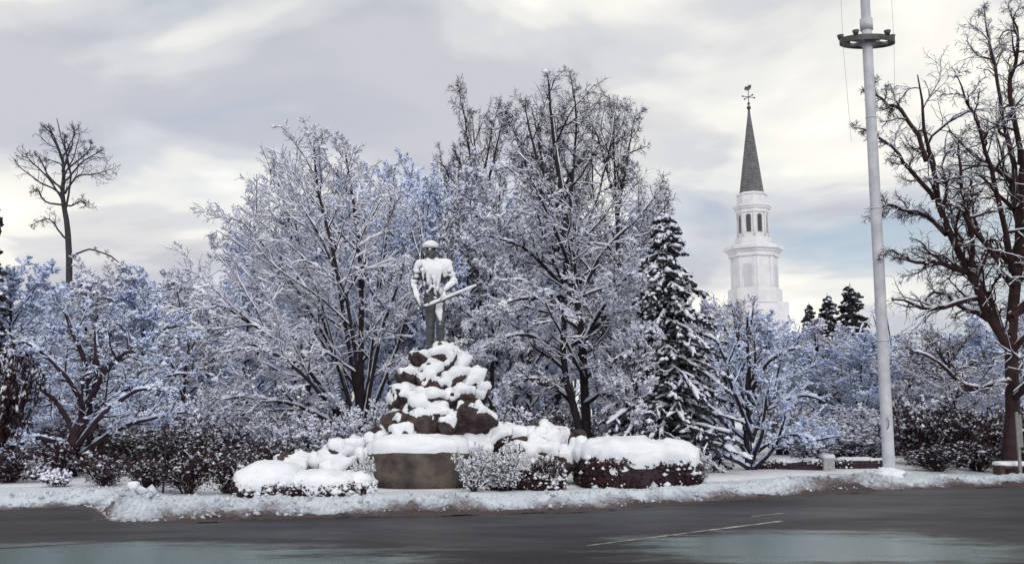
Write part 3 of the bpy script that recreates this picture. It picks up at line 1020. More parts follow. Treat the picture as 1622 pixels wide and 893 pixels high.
tree("leaning_tree", "low leaning tree with a dark crooked trunk and one long level limb, at left", "tree", b, st,
     [(0.16, 0.03)] + [(0.07, 0.012)] * (len(st) - 1), pxenv(140, 580, 215, 130, Y4, b, 3.0), 15,
     dict(SNOWY, snow=0.021, levels=[LV(9, 0.25, 0.98, 0.75, 0.42, 7, trop=0.25, wig=0.11, k=4, keep=0.9, sub=1, cl=2, s=1.2, flat=0.3),
                         LV(8, 0.12, 0.98, 0.7, 0.45, 5, trop=0.1, wig=0.12, keep=0.8, cl=1, s=0.9, flat=0.4),
                         LV(6, 0.1, 1.0, 0.8, 0.5, 3, trop=0.1, wig=0.14, keep=0.6, cl=1, s=0.7, cs=0.8, rmin=0.0045, flat=0.3)]), bark="brush", snow="haze_blue_snow")

# the lone tall tree standing above the left-hand wood
Y5 = 46.0
b = P(108, 640, Y5); b[2] = 0.05
lim = [
    [(108, 690), (108, 420), (105, 355), (98, 315), (100, 268), (94, 235), (78, 200)],
    [(100, 318), (76, 286, -0.5), (48, 256, -0.8), (30, 245, -1.0)],
    [(103, 306), (125, 280, 0.6), (150, 277, 1.0), (182, 268, 1.2)],
    [(99, 272), (114, 224, 0.5), (119, 200, 0.6)],
    [(97, 250), (82, 216, -0.6), (70, 202, -0.8)],
    [(101, 290), (130, 255, -0.8), (160, 236, -1.3)],
    [(106, 380), (95, 368, -0.3), (80, 352, -0.6), (54, 362, -0.8)],
    [(109, 412), (140, 395, 0.2), (180, 408, 0.3), (212, 432, 0.4)],
    [(101, 322), (115, 326, 0.3), (130, 314, 0.5), (141, 326, 0.6)],
    [(99, 300), (78, 275, 1.2), (66, 250, 1.8), (60, 240, 2.0)],
    [(100, 280), (112, 262, -1.4), (136, 240, -2.0), (140, 225, -2.2)],
    [(102, 325), (75, 318, 0.6), (62, 300, 1.0), (56, 298, 1.1)],
    [(100, 270), (108, 250, 1.3), (104, 225, 1.8), (103, 215, 2.0)],
]
st = [px_stem(p, Y5, b) for p in lim]
tree("lone_tree", "tall bare tree with a round open crown rising alone above the snowy wood", "tree", b, st,
     [(0.18, 0.016)] + [(0.055, 0.012)] * (len(st) - 1), pxenv(105, 282, 82, 92, Y5, b, 2.6), 16,
     dict(snow=0.0, clump=0.05, wob=0.05, levels=[LV(9, 0.38, 0.98, 0.75, 0.5, 6, trop=0.15, wig=0.2, k=3, rmin=0.011),
                         LV(6, 0.15, 0.98, 0.8, 0.55, 4, trop=0.05, wig=0.25, rmin=0.0075),
                         LV(3, 0.2, 1.0, 0.85, 0.6, 3, trop=0.05, wig=0.25, rmin=0.008)]), bark="far_bark")


# woodland behind: a few tree shapes, each copied with its own size, turn and label
def proto(name, label, seed, H, Rw, nst, snow, spec, low=0.12, bark="bark", group=None):
    rng = np.random.default_rng(seed)
    stems, rad = [], []
    main = resample([(0, 0, 0), (0.1, 0.05, H * 0.35), (-0.1, 0.1, H * 0.65), (0.05, 0, H * 0.90)], 12)
    stems.append(main); rad.append((0.011 * H + 0.02, 0.010))
    for i in range(nst):
        t = low + (0.75 - low) * (i + rng.random()) / nst
        p0 = main[int(t * 11)]
        a = i * 2.4 + rng.normal(0, 0.3)
        out = Rw * rng.uniform(0.75, 1.0) * math.sin(math.pi * min(0.95, 0.32 + t * 0.75))
        rise = H * rng.uniform(0.10, 0.32) * (0.6 + t)
        d = np.array([math.cos(a), math.sin(a), 0])
        stems.append(resample([p0, p0 + d * out * 0.4 + [0, 0, rise * 0.45], p0 + d * out * 0.75 + [0, 0, rise * 0.8], p0 + d * out + [0, 0, rise]], 12))
        rad.append((0.004 * H + 0.012, 0.009))
    env = (np.array([0, 0, H * (0.5 + low * 0.35)]), np.array([Rw, Rw, H * (0.52 - low * 0.3)]))
    return tree(name, label, "tree", (0, 0, 0), stems, rad, env, seed, spec, bark, snow, group)


GB = "snowy trees massed behind the monument"
dense = dict(snow=0.050, clump=0.055, lump=0.45, zmin=0.15, levels=[
    LV(11, 0.15, 0.98, 0.8, 0.42, 7, trop=0.08, wig=0.13, k=4, keep=0.95, sub=1, cl=3, s=1.2, flat=0.5),
    LV(9, 0.06, 0.98, 0.75, 0.42, 5, trop=-0.05, wig=0.13, keep=0.95, cl=2, s=0.95, flat=0.65, rmin=0.006),
    LV(6, 0.1, 1.0, 0.8, 0.6, 3, trop=-0.12, wig=0.16, keep=1.0, cl=0, s=0.85, rmin=0.005, flat=0.5)])
bare = dict(snow=0.030, clump=0.038, lump=0.5, zmin=0.15, snow_top=(2.5, 6.5), snow_min=0.2, levels=[
    LV(11, 0.2, 0.98, 0.8, 0.42, 7, trop=0.12, wig=0.15, k=4, keep=0.85, sub=0, cl=1, s=1.0),
    LV(9, 0.12, 0.98, 0.8, 0.45, 5, trop=0.02, wig=0.18, keep=0.6, cl=1, s=0.8, rmin=0.006),
    LV(6, 0.1, 1.0, 0.8, 0.6, 3, trop=0.0, wig=0.2, keep=0.6, cl=0, s=0.7, rmin=0.005)])
protA = proto("snowy_tree", "", 101, 8.0, 3.0, 16, "haze_blue_snow", dense, 0.10)
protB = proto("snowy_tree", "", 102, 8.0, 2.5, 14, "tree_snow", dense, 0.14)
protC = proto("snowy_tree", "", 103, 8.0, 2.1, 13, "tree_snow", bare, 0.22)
first = {id(protA): True, id(protB): True, id(protC): True}


def place(pr, u, Y, vtop, wpx, label, name=None, H=8.0, Rw=3.0, rz=0.0, group=GB, z=0.05):
    o = pr if first.pop(id(pr), None) else copy_tree(pr)
    top = P(u, vtop, Y)
    o.location = (top[0], Y, z)
    k = (top[2] - z) / H
    w = (wpx / 2 * Y / FPX) / Rw
    o.scale = (w, w, k)
    o.rotation_euler = (0, 0, rz)
    o["label"] = label
    if name:
        o.name = name
    if group:
        o["group"] = group
    return o


A, B, C = (protA, 3.0), (protB, 2.5), (protC, 2.1)
WOOD = [
    (A, 28, 29, 400, 250, 0.3, "snowy tree at the far left edge, beside the dark evergreen"),
    (B, 152, 35, 408, 250, 1.3, "blue-white snowy tree right below the tall lone bare tree"),
    (A, 238, 37, 418, 230, 2.2, "snowy tree just right of the lone bare tree's foot, lowest top of its neighbours"),
    (B, 302, 33, 425, 190, 3.9, "snowy tree filling the gap between the left wood and the broad fan-shaped tree"),
    (A, 395, 37, 360, 230, 4.6, "snowy tree behind the left wing of the broad fan-shaped tree"),
    (B, 470, 40, 318, 240, 5.1, "snowy tree half hidden behind the middle of the broad fan-shaped tree"),
    (C, 560, 41, 238, 220, 0.9, "slim tall tree whose tip shows over the broad fan-shaped tree"),
    (A, 650, 36, 238, 230, 2.8, "dense snowy tree directly behind the bronze rifleman's hat"),
    (B, 705, 33, 258, 220, 0.2, "dense blue-white tree behind the bronze rifleman's raised musket"),
    (C, 752, 37, 118, 190, 3.3, "slim tree with a bare wispy top between the statue and the twin-trunked tree"),
    (A, 795, 31, 300, 230, 5.7, "layered snowy tree just left of the twin-trunked tall tree"),
    (C, 978, 31, 130, 200, 1.9, "slim bare-topped tree close behind the twin-trunked tree on its right"),
    (B, 865, 36, 210, 230, 4.1, "snowy tree hidden behind the trunks of the twin-trunked tall tree"),
    (B, 735, 30, 300, 210, 2.4, "white-crusted tree right of the bronze rifleman, behind the gun's muzzle"),
    (A, 620, 31, 300, 190, 5.0, "white-crusted tree left of the bronze rifleman's shoulder"),
    (C, 880, 33, 120, 260, 0.4, "slim tree whose bare twigs crown the very top of the tree mass"),
    (A, 672, 29.5, 262, 200, 1.2, "white-crusted tree straight behind the bronze rifleman's head"),
    (B, 780, 29, 235, 190, 4.3, "white-crusted tree just left of the twin trunks, reaching above the gun"),
    (B, 838, 29.5, 285, 170, 0.8, "white-crusted low tree between the twin trunks and the gun's muzzle"),
    (A, 590, 33, 262, 240, 3.3, "white-crusted tree filling the crown of the broad fan-shaped tree from behind"),
    (B, 1000, 30, 392, 170, 5.6, "snow-layered tree between the twin trunks and the spruce, below the bare tops"),
    (B, 1003, 23.2, 478, 120, 2.0, "low snow-layered tree overlapping the spruce's left side"),
    (A, 1000, 37, 340, 220, 1.1, "snowy tree between the twin-trunked tree and the dark spruce"),
    (B, 1092, 35, 440, 120, 2.6, "narrow snowy tree peeping out behind the dark spruce's right flank"),
    (C, 1172, 36, 462, 130, 0.5, "thin dark-topped tree standing in front of the church tower's left side"),
    (A, 1215, 44, 492, 190, 3.7, "pale snowy tree covering the foot of the church tower"),
    (B, 1290, 46, 505, 190, 4.9, "pale snowy tree in front of the three distant evergreens"),
    (A, 1362, 42, 520, 190, 0.7, "pale snowy tree immediately left of the flagpole's lower half"),
    (B, 1440, 41, 530, 180, 2.0, "dim snowy tree immediately right of the flagpole's lower half"),
    (C, 1500, 36, 505, 180, 5.3, "thin grey tree between the flagpole and the big red trunk"),
    (A, 1560, 40, 495, 200, 1.6, "snowy tree behind the fork of the big red trunk"),
    (B, 1645, 34, 470, 220, 3.0, "snowy tree at the far right edge beyond the big red trunk"),
]
for (pr, Rw), u, Y, vt, w, rz, lab in WOOD:
    place(pr, u, Y, vt, w, lab, Rw=Rw, rz=rz)
rng = np.random.default_rng(55)
for i, u in enumerate([-30, 70, 110, 195, 270, 340, 420, 500, 590, 640, 720, 770, 840, 930, 1040, 1130, 1255, 1330, 1400, 1480, 1600]):
    pr, Rw = ((protA, 3.0), (protB, 2.5))[i % 2]
    hi = np.interp(u, [0, 300, 420, 620, 900, 1050, 1150, 1622], [440, 450, 400, 330, 330, 430, 520, 530])
    place(pr, u, rng.uniform(47, 56), hi + rng.uniform(-12, 18), rng.uniform(170, 230), "snowy tree deep in the wood, behind the front row of trees", Rw=Rw, rz=rng.uniform(0, 6), group="snowy trees deep in the wood")


# ------------------------------------------------------------------ evergreens
def spruce(name, label, loc, H, Rm, seed, whorls, per, snowk, tw=8, group=None, nl=7, leaf=0.10, droop=0.5):
    rng = np.random.default_rng(seed)
    root = thing(name, label, "evergreen", loc, 0, group)
    tk = MB()
    tube(tk, np.array([[(0, 0, z) for z in np.linspace(0, H, 8)]]), np.array([np.linspace(0.02 * H + 0.03, 0.012, 8)]), 8)
    tk.build("trunk", M["bark"], root)
    br, ln = [], []
    for w in range(whorls):
        h = 0.03 + 0.95 * (w + rng.uniform(-0.25, 0.25)) / whorls; h0 = h
        for k in range(per):
            a = k * 2 * math.pi / per + w * 0.7 + rng.normal(0, 0.22)
            h = min(0.985, h0 + rng.normal(0, 0.022))
            L = Rm * (1 - h) ** 0.85 * rng.uniform(0.5, 1.2) + 0.10
            dr = droop * rng.uniform(0.6, 1.5)
            d = np.array([math.cos(a), math.sin(a), 0])
            s = np.linspace(0, 1, 7)[:, None]
            q = np.array([0, 0, h * H]) + d * L * s + np.array([0, 0, 1.0]) * L * (0.22 * s - dr * s ** 2 + 0.12 * s ** 4)
            br.append(q); ln.append(L)
    Br = np.array(br)
    R = np.array(ln)[:, None] * np.linspace(0.016, 0.006, 7)[None]
    fo, sn = MB(), MB()
    tube(fo, Br, R, 3)
    T1, R1 = spawn(rng, Br, R, tw, 0.12, 1.0, 0.85, 0.38, 4, trop=-0.35, wig=0.08, flat=0.75, rmin=0.006, lexp=0.75)
    tube(fo, T1, R1 * 1.6, 3)
    leaves(fo, rng, along(T1, rng, nl, 0.05) - [0, 0, leaf * 0.25], leaf)
    leaves(fo, rng, along(Br, rng, nl * 2, 0.1) - [0, 0, leaf * 0.25], leaf)
    fo.build("crown", M["needles"], root)
    m = rng.random(len(Br)) < snowk
    snow_tube(sn, rng, Br[m], R[m], 0.045, 1, 1.0, 0.7)
    m = rng.random(len(T1)) < snowk * 0.7
    snow_tube(sn, rng, T1[m], R1[m], 0.030, 0, 1.0, 0.7)
    clumps(sn, rng, along(T1[m], rng, 2, 0.3) + [0, 0, 0.02], 0.038)
    clumps(sn, rng, along(Br[rng.random(len(Br)) < snowk], rng, 5, 0.4) + [0, 0, 0.03], 0.055)
    sn.build("snow_cover", M["tree_snow"], root)["kind"] = "stuff"
    return root


Y6 = 23.6
b = P(1062, 750, Y6); b[2] = 0.05
spruce("spruce_tree", "dark spruce with drooping snow-laden boughs between the tall tree and the white steeple", b, P(1052, 330, Y6)[2], 2.1, 61, 34, 10, 0.66, tw=9, nl=8, leaf=0.09, droop=0.62)
for i, (u, vt, w, lab) in enumerate([(1281, 478, 34, "smallest of the three dark evergreens against the sky left of the flagpole"),
                                     (1310, 464, 46, "middle one of the three dark evergreens left of the flagpole"),
                                     (1346, 448, 62, "tallest and darkest of the three evergreens, nearest the flagpole")]):
    t = P(u, vt, 62)
    if i == 0:
        ev = spruce("far_evergreen", lab, (t[0], 62, 0), 9.0, 2.0, 70, 26, 9, 0.35, 6, "evergreens on the skyline left of the flagpole", 2, 0.24, 0.55)
    else:
        ev = copy_tree(ev)
    ev.location = (t[0], 62, 0)
    ev.scale = (w * 62 / FPX * 0.62,) * 2 + (t[2] / 9.0,)
    ev.rotation_euler.z = i * 2.1
    ev["label"] = lab
t = P(-14, 300, 27)
spruce("dark_evergreen", "tall dark evergreen cut off by the left edge of the picture", (t[0], 27, 0), t[2], 1.3, 77, 22, 8, 0.25, 6, None, 5, 0.15)


# ------------------------------------------------------------------ shrubs and hedges
def shrub(name, label, loc, H, Rw, seed, nst=16, mat="brush", leafmat="maroon_leaf", nleaf=3, snow=0.02, keep=0.4, group=None, leaf=0.05, clump=0.04, per=(7, 6)):
    rng = np.random.default_rng(seed)
    root = thing(name, label, "shrub", loc, 0, group)
    st = []
    for i in range(nst):
        a = i * 2.4 + rng.normal(0, 0.4)
        o = Rw * math.sqrt(rng.uniform(0.02, 1.0)) * 0.95
        d = np.array([math.cos(a), math.sin(a), 0])
        h = H * rng.uniform(0.75, 1.0) * (1 - 0.35 * (o / Rw) ** 2)
        st.append(resample([d * o * 0.12, d * o * 0.45 + [0, 0, h * 0.5], d * o + [0, 0, h]], 8))
    St = np.array(st) + np.cumsum(rng.normal(0, 0.012 * H, (nst, 8, 3)), 1)
    R = np.tile(np.linspace(0.018, 0.006, 8), (nst, 1)) * max(1, H / 1.6)
    tw, lf, sn = MB(), MB(), MB()
    tube(tw, St, R, 4)
    T1, R1 = spawn(rng, St, R, per[0], 0.15, 1.0, 0.7, 0.45, 5, trop=0.2, wig=0.15, rmin=0.006)
    T2, R2 = spawn(rng, T1, R1, per[1], 0.15, 1.0, 0.75, 0.55, 3, trop=0.1, wig=0.18, rmin=0.005)
    tube(tw, T1, R1, 3); tube(tw, T2, R2, 3)
    if nleaf:
        leaves(lf, rng, along(T2, rng, nleaf, 0.2) + rng.normal(0, 0.03, (len(T2) * nleaf, 3)), leaf)
    tw.build("stem", M[mat], root)
    if nleaf:
        lf.build("foliage", M[leafmat], root)["kind"] = "stuff"
    for T, RR, c in ((T1, R1, 2), (T2, R2, 2)):
        zt = np.clip(T[:, :, 2].max(1) / H, 0, 1)
        m = rng.random(len(T)) < keep * (0.35 + 0.9 * zt)
        if m.any():
            snow_tube(sn, rng, T[m], RR[m], snow, 0, 1.0, 0.6)
            clumps(sn, rng, along(T[m], rng, c, 0.3), clump)
    if sn.n:
        sn.build("snow_cover", M["tree_snow"], root)["kind"] = "stuff"
    return root


def sx_big(size):
    return size[0] > 1.6


def hedge(name, label, cat, c, size, seed, snowT=0.16, thr=0.35, mat="maroon_leaf", nleaf=9000, leaf=0.045, rough=0.10, front=0.1, square=0.5, rz=0.0, cl=0, base=-0.1, keep=0.10):
    """a clipped hedge: dark twiggy body, leaves all over it, a thick cap of snow"""
    rng = np.random.default_rng(seed)
    root = thing(name, label, cat, c, rz)
    v, f = ICO[5 if sx_big(size) else 4]
    v = np.sign(v) * np.abs(v) ** np.array([square, square, square])
    sx, sy, sz = size
    v = v * np.array([sx / 2, sy / 2, sz / 2])
    n = vnormals(v, f)
    v = v + n * (rough * sz * fbm(v * 2.2, seed, 4))[:, None]
    v[:, 2] += sz / 2 + base
    MB().add(v, None, f).build("body", M["brush"], root)
    n = vnormals(v, f)
    k = rng.integers(0, len(v), nleaf)
    ok = n[k, 2] < 0.75
    k = k[ok]
    lf = MB()
    leaves(lf, rng, v[k] + n[k] * rng.uniform(-0.02, 0.06, (len(k), 1)) + rng.normal(0, 0.02, (len(k), 3)), leaf, n[k])
    lf.build("foliage", M[mat], root)["kind"] = "stuff"
    s = snow_shell(v, f, snowT, thr, seed + 5, front, nsc=3.4, namp=0.6, lump=0.4)
    MB().add(s, None, f).build("snow_cap", M["snow"], root)
    sn = MB()
    if cl:
        q = rng.integers(0, len(v), cl * 4)
        fd = fbm(v[q] * 2.0, seed + 9, 3)
        q = q[(fd + n[q, 2] * 0.5 + rng.normal(0, 0.12, len(q)) > 0.12) & (n[q, 2] > -0.4)][:cl]
        clumps(sn, rng, v[q] + n[q] * 0.05, 0.055)
    if keep:
        q = rng.integers(0, len(v), int(nleaf * keep))
        q = q[np.abs(n[q, 2]) < 0.8]
        clumps(sn, rng, v[q] + n[q] * 0.05, 0.025)
    if sn.n:
        sn.build("snow_lumps", M["snow"], root)["kind"] = "stuff"
    return root


# right-hand hedge: long, with a smooth dome of snow
HY = 19.6
c = P(1008, 760, HY); c[2] = 0
hedge("clipped_hedge", "long dark maroon hedge under a smooth dome of snow, right of the monument", "hedge", c, (184 * HY / FPX, 1.9, 0.84), 301, 0.21, 0.26, nleaf=17000, leaf=0.058, square=0.56, rough=0.11, keep=0.015, front=0.05, cl=150)
# left-hand low shrubs
c = P(428, 779, 17.2); c[2] = 0
hedge("mounded_shrub", "round shrub at the left end of the monument, buried under the widest cushion of snow", "shrub", c, (100 * 17.2 / FPX, 1.1, 0.56), 302, 0.15, 0.12, nleaf=7000, square=0.8, rough=0.26, cl=160, keep=0.04)
c = P(505, 777, 17.3); c[2] = 0
hedge("mounded_shrub", "low leafy shrub between the round snow cushion and the stone trough", "shrub", c, (108 * 17.3 / FPX, 1.0, 0.46), 303, 0.12, 0.3, nleaf=8000, square=0.72, rough=0.2, cl=300, keep=0.06)
c = P(566, 776, 17.6); c[2] = 0
hedge("mounded_shrub", "small snow-clotted shrub touching the left end of the stone trough", "shrub", c, (46 * 18.3 / FPX, 0.7, 0.46), 304, 0.13, -0.1, nleaf=3000, square=0.8, rough=0.3, cl=300, keep=0.2)
# right of the trough
c = P(785, 776, 18.8); c[2] = 0
hedge("mounded_shrub", "shrub clotted with lumps of snow against the right end of the stone trough", "shrub", c, (74 * 18.5 / FPX, 0.8, 0.62), 305, 0.09, 0.75, nleaf=6000, square=0.95, rough=0.42, cl=420, keep=0.05)
c = P(838, 776, 18.6); c[2] = 0
hedge("mounded_shrub", "dark leafy shrub with scattered snow lumps below the snowy rocks beside the hedge", "shrub", c, (86 * 18.6 / FPX, 0.9, 0.66), 306, 0.09, 0.8, nleaf=8000, square=0.95, rough=0.42, cl=220, keep=0.05)
# two low hedges far right, left of the flagpole
c = P(1250, 752, 24.5); c[2] = 0
hedge("low_hedge", "low dark red hedge behind the small vase-shaped tree's foot", "hedge", c, (118 * 24.5 / FPX, 0.7, 0.36), 307, 0.08, 0.85, nleaf=5000, square=0.4, rough=0.06)
c = P(1362, 752, 25.0); c[2] = 0
hedge("low_hedge", "low grey-green hedge behind the snow pile, ending at the flagpole", "hedge", c, (90 * 25 / FPX, 0.7, 0.36), 308, 0.08, 0.85, mat="needles", nleaf=4000, square=0.4, rough=0.06)

# loose shrubs: (u, v of the top, Y, width px, seed, snow keep, leaves, label)
LS = [
    (40, 690, 25, 130, 0.35, 3, "brown shrub at the far left edge, thinly snowed over"),
    (128, 668, 23.5, 110, 0.08, 7, "dark red-leaved shrub under the leaning tree's trunk"),
    (195, 690, 24, 100, 0.12, 6, "dark maroon shrub just right of the leaning tree"),
    (262, 678, 25, 110, 0.2, 5, "dim shrub behind the thin sapling at the left"),
    (330, 672, 24.5, 120, 0.3, 4, "purple-brown shrub between the sapling and the round snow cushion"),
    (400, 660, 25, 120, 0.6, 3, "snow-flecked shrub behind the round snow cushion"),
    (468, 655, 24.5, 110, 0.75, 3, "snowy shrub behind the low rocks left of the monument"),
    (535, 650, 24, 100, 0.85, 3, "white-clotted shrub against the monument's left shoulder"),
    (620, 640, 24.5, 90, 0.6, 3, "shrub behind the monument's boulders on the left"),
    (790, 630, 24, 100, 0.45, 3, "dark shrub behind the monument's right shoulder"),
    (850, 640, 25, 110, 0.5, 4, "shrub behind the snowy rocks, left of the twin trunks"),
    (970, 640, 26, 130, 0.55, 3, "snow-flecked shrub right of the twin trunks, behind the long hedge"),
    (1120, 672, 27, 110, 0.6, 3, "pale shrub between the spruce and the small vase-shaped tree"),
    (1285, 668, 27, 130, 0.6, 3, "pale snowy shrub behind the low dark red hedge"),
    (1365, 672, 27.5, 120, 0.5, 3, "greyish shrub just left of the flagpole's foot"),
    (1455, 630, 26.5, 120, 0.35, 4, "purple-brown shrub just right of the flagpole's foot"),
    (1515, 650, 25.5, 110, 0.15, 6, "dark maroon shrub between the flagpole and the red trunk"),
    (1570, 640, 27, 110, 0.3, 4, "dusky shrub close left of the red trunk"),
    (1650, 640, 26, 120, 0.3, 4, "dusky shrub right of the red trunk at the edge"),
]
SP = {}
for i, (u, vt, Y, w, kp, nl, lab) in enumerate(LS):
    t = P(u, vt, Y)
    key = 0 if nl >= 6 else (1 if nl >= 4 else (2 if kp < 0.56 else 3))
    if key not in SP:
        SP[key] = o = shrub("wild_shrub", lab, (0, 0, 0), 1.6, 1.0, 400 + i, nst=24, nleaf=(3, 3, 1, 1)[key], keep=(0.10, 0.25, 0.5, 0.8)[key], leaf=0.05,
                            snow=0.022, clump=0.034, group="shrubs under the trees", per=(9, 7))
    else:
        o = copy_tree(SP[key])
    wr = w * Y / FPX / 2 * 1.15
    o.location, o.scale, o.rotation_euler = (t[0], Y, 0.02), (wr, wr, t[2] / 1.6), (0, 0, i * 1.9)
    o["label"] = lab
# low brush right behind the bank at the left
for i, (u, vt, Y, w, lab) in enumerate([(18, 712, 20.2, 100, "low dark brush at the far left, behind the little snow-tipped bushes"),
                                        (168, 720, 19.4, 80, "low maroon brush left of the squat stone marker"),
                                        (238, 726, 17.9, 80, "low maroon brush behind the squat stone marker"),
                                        (300, 714, 17.7, 90, "low maroon brush right of the thin sapling"),
                                        (362, 718, 17.6, 80, "low maroon brush touching the round snow cushion's left side"),
                                        (425, 700, 21.2, 90, "low maroon brush showing over the round snow cushion"),
                                        (4, 548, 21.4, 120, "tall dark red shrub cut by the left edge, higher than the brush beside it"),
                                        (100, 700, 21.6, 90, "low dark red brush in front of the leaning tree's foot"),
                                        (1480, 706, 23.6, 90, "low dark brush right of the flagpole's foot"),
                                        (1545, 700, 24.0, 90, "low dark brush left of the snowy bench"),
                                        (1640, 700, 24.4, 100, "low dark brush behind the bench at the right edge")]):
    t = P(u, vt, Y)
    o = copy_tree(SP[0])
    wr = w * Y / FPX / 2 * 1.2
    o.location, o.scale, o.rotation_euler = (t[0], Y, 0.0), (wr, wr, t[2] / 1.5), (0, 0, i * 2.3 + 0.7)
    o["label"] = lab
for u, vt, Y, wd, kk, lab in ((752, 712, 17.9, 50, 3, "loose twiggy shrub full of snow lumps touching the trough's right end"),
                             (800, 708, 18.1, 60, 3, "loose twiggy shrub full of snow lumps under the right-hand snowy rocks"),
                             (868, 722, 18.3, 44, 0, "loose dark-leaved shrub in front of the brown stone beside the hedge"),
                             (576, 728, 17.5, 30, 3, "loose twiggy snow-lumped shrub at the trough's left end"),
                             (1108, 716, 20.2, 44, 3, "loose snow-lumped shrub at the right end of the long hedge")):
    t = P(u, vt, Y)
    o = copy_tree(SP[kk])
    wr = wd * Y / FPX / 2 * 1.25
    o.location, o.scale, o.rotation_euler = (t[0], Y, 0.0), (wr, wr, t[2] / 1.5), (0, 0, u * 0.7)
    o["label"] = lab
    for c_ in o.children:
        if c_.name.startswith("snow_cover"):
            c_.material_slots[0].link = "OBJECT"
            c_.material_slots[0].material = M["snow"]
# a deeper row under the left-hand and middle wood
for i, u in enumerate([-10, 60, 125, 190, 250, 312, 375, 440, 505, 600, 770, 840, 1000, 1080, 1235, 1330, 1420]):
    t = P(u, 640 + 14 * math.sin(i * 2.2), 30 + (i * 37 % 5) * 0.5)
    o = copy_tree(SP[2 + i % 2])
    wr = 62 * t[1] / FPX
    o.location, o.scale, o.rotation_euler = (t[0], t[1], 0.0), (wr, wr, t[2] / 1.5), (0, 0, i * 1.3)
    o["label"], o["group"] = "snowy brush deep under the trees, behind the nearer shrubs", "brush deep under the trees"
# young plants at the left bank
for i, (u, vt, w, kp, lab) in enumerate([(90, 752, 40, 0.9, "little bush clotted with snow standing in the left-hand snow bank"),
                                         (55, 735, 46, 0.6, "little snow-tipped bush behind the left-hand snow bank, nearer the edge")]):
    t = P(u, vt, 19.2 + i)
    shrub("small_bush", lab, (t[0], 19.2 + i, 0.1), t[2] - 0.1, w * 19 / FPX / 2, 450 + i, nst=12, nleaf=4, keep=kp, leaf=0.05, clump=0.045, per=(5, 4))

# thin sapling left
t = P(262, 690, 17.4)
sp = thing("bare_sapling", "thin dark sapling standing upright before the left-hand wood", "tree", (t[0], 17.4, 0.03))
rng = np.random.default_rng(5)
St = np.array([resample([(0, 0, 0), (0.02, 0, 0.7), (-0.02, 0, t[2] + 0.15)], 8)])
m = MB(); tube(m, St, np.array([np.linspace(0.022, 0.010, 8)]), 6); m.build("trunk", M["brush"], sp)
T, R = spawn(rng, St, np.full((1, 8), 0.02), 12, 0.4, 1.0, 0.6, 0.35, 5, trop=0.3)
T2, R2 = spawn(rng, T, R, 4, 0.2, 1, 0.7, 0.5, 3)
m = MB(); tube(m, T, R, 3); tube(m, T2, R2, 3); m.build("crown", M["brush"], sp)

# far wood closing the view
rng = np.random.default_rng(900)
fw, fs = MB(), MB()
xs = np.linspace(-62, 62, 70)
stems = []
for x in xs:
    Yf = rng.uniform(58, 80)
    h = rng.uniform(5.0, 7.2) + 1.8 * (Yf > 68)
    for _ in range(2):
        xx = x + rng.normal(0, 1.0)
        stems.append(resample([(xx, Yf, 0), (xx + rng.normal(0, 0.3), Yf, h * 0.5), (xx + rng.normal(0, 0.6), Yf, h)], 8))
St = np.array(stems)
R = np.tile(np.linspace(0.13, 0.03, 8), (len(St), 1))
tube(fw, St, R, 5)
T1, R1 = spawn(rng, St, R, 8, 0.08, 1.0, 0.95, 0.42, 6, trop=0.25, wig=0.12, rmin=0.018, flat=0.3)
T2, R2 = spawn(rng, T1, R1, 4, 0.1, 1.0, 0.8, 0.5, 3, trop=0.1, wig=0.15, rmin=0.014, flat=0.3)
tube(fw, T1, R1, 3); tube(fw, T2, R2, 3)
snow_tube(fs, rng, T1, R1, 0.06, 0, 0.8, 0.6)
snow_tube(fs, rng, T2, R2, 0.05, 0, 0.7, 0.6)
far = thing("far_wood", "dim snowy wood closing the view behind the green", "wood")
far["kind"] = "stuff"
tag(fw.build("crown", M["far_bark"], far), None, None, kind="stuff")
tag(fs.build("snow_cover", M["haze_blue_snow"], far), None, None, kind="stuff")


# ------------------------------------------------------------------ small solids
def prism(mb, n, r0, r1, z0, z1, rot=0.0, cx=0, cy=0, cap=True):
    a = np.arange(n) * 2 * math.pi / n + rot
    lo = np.stack([cx + r0 * np.cos(a), cy + r0 * np.sin(a), np.full(n, z0)], -1)
    hi = np.stack([cx + r1 * np.cos(a), cy + r1 * np.sin(a), np.full(n, z1)], -1)
    i = np.arange(n)
    q = np.stack([i, (i + 1) % n, (i + 1) % n + n, i + n], -1)
    t = []
    if cap:
        t = [(n, n + k, n + k + 1) for k in range(1, n - 1)] + [(0, k + 1, k) for k in range(1, n - 1)]
    mb.add(np.concatenate([lo, hi]), q, t)


def box(mb, c, s, rz=0.0):
    c, s = np.asarray(c, float), np.asarray(s, float) / 2
    v = np.array([(x, y, z) for z in (-1, 1) for y in (-1, 1) for x in (-1, 1)]) * s
    ca, sa = math.cos(rz), math.sin(rz)
    v = np.stack([v[:, 0] * ca - v[:, 1] * sa, v[:, 0] * sa + v[:, 1] * ca, v[:, 2]], -1) + c
    mb.add(v, [(0, 2, 3, 1), (4, 5, 7, 6), (0, 1, 5, 4), (2, 6, 7, 3), (0, 4, 6, 2), (1, 3, 7, 5)])


# ------------------------------------------------------------------ white church
CYD = 100.0
sc = CYD / FPX
c0 = P(1202, 640, CYD)
ch = thing("white_church", "white church with a tall octagonal steeple and dark slate spire behind the trees", "church", (c0[0], CYD, 0))
zc = lambda v: P(1190, v, CYD)[2]
w = lambda px: px * sc / 2
ROT = math.pi / 8 + math.radians(14)
OC = 1 / math.cos(math.pi / 8)


def stage(name, r, v0, v1, mat="white_paint", r1=None, parent=ch, n=8, rot=ROT):
    m = MB()
    prism(m, n, r, r if r1 is None else r1, zc(v0), zc(v1), rot)
    return m.build(name, M[mat], parent, smooth=False)


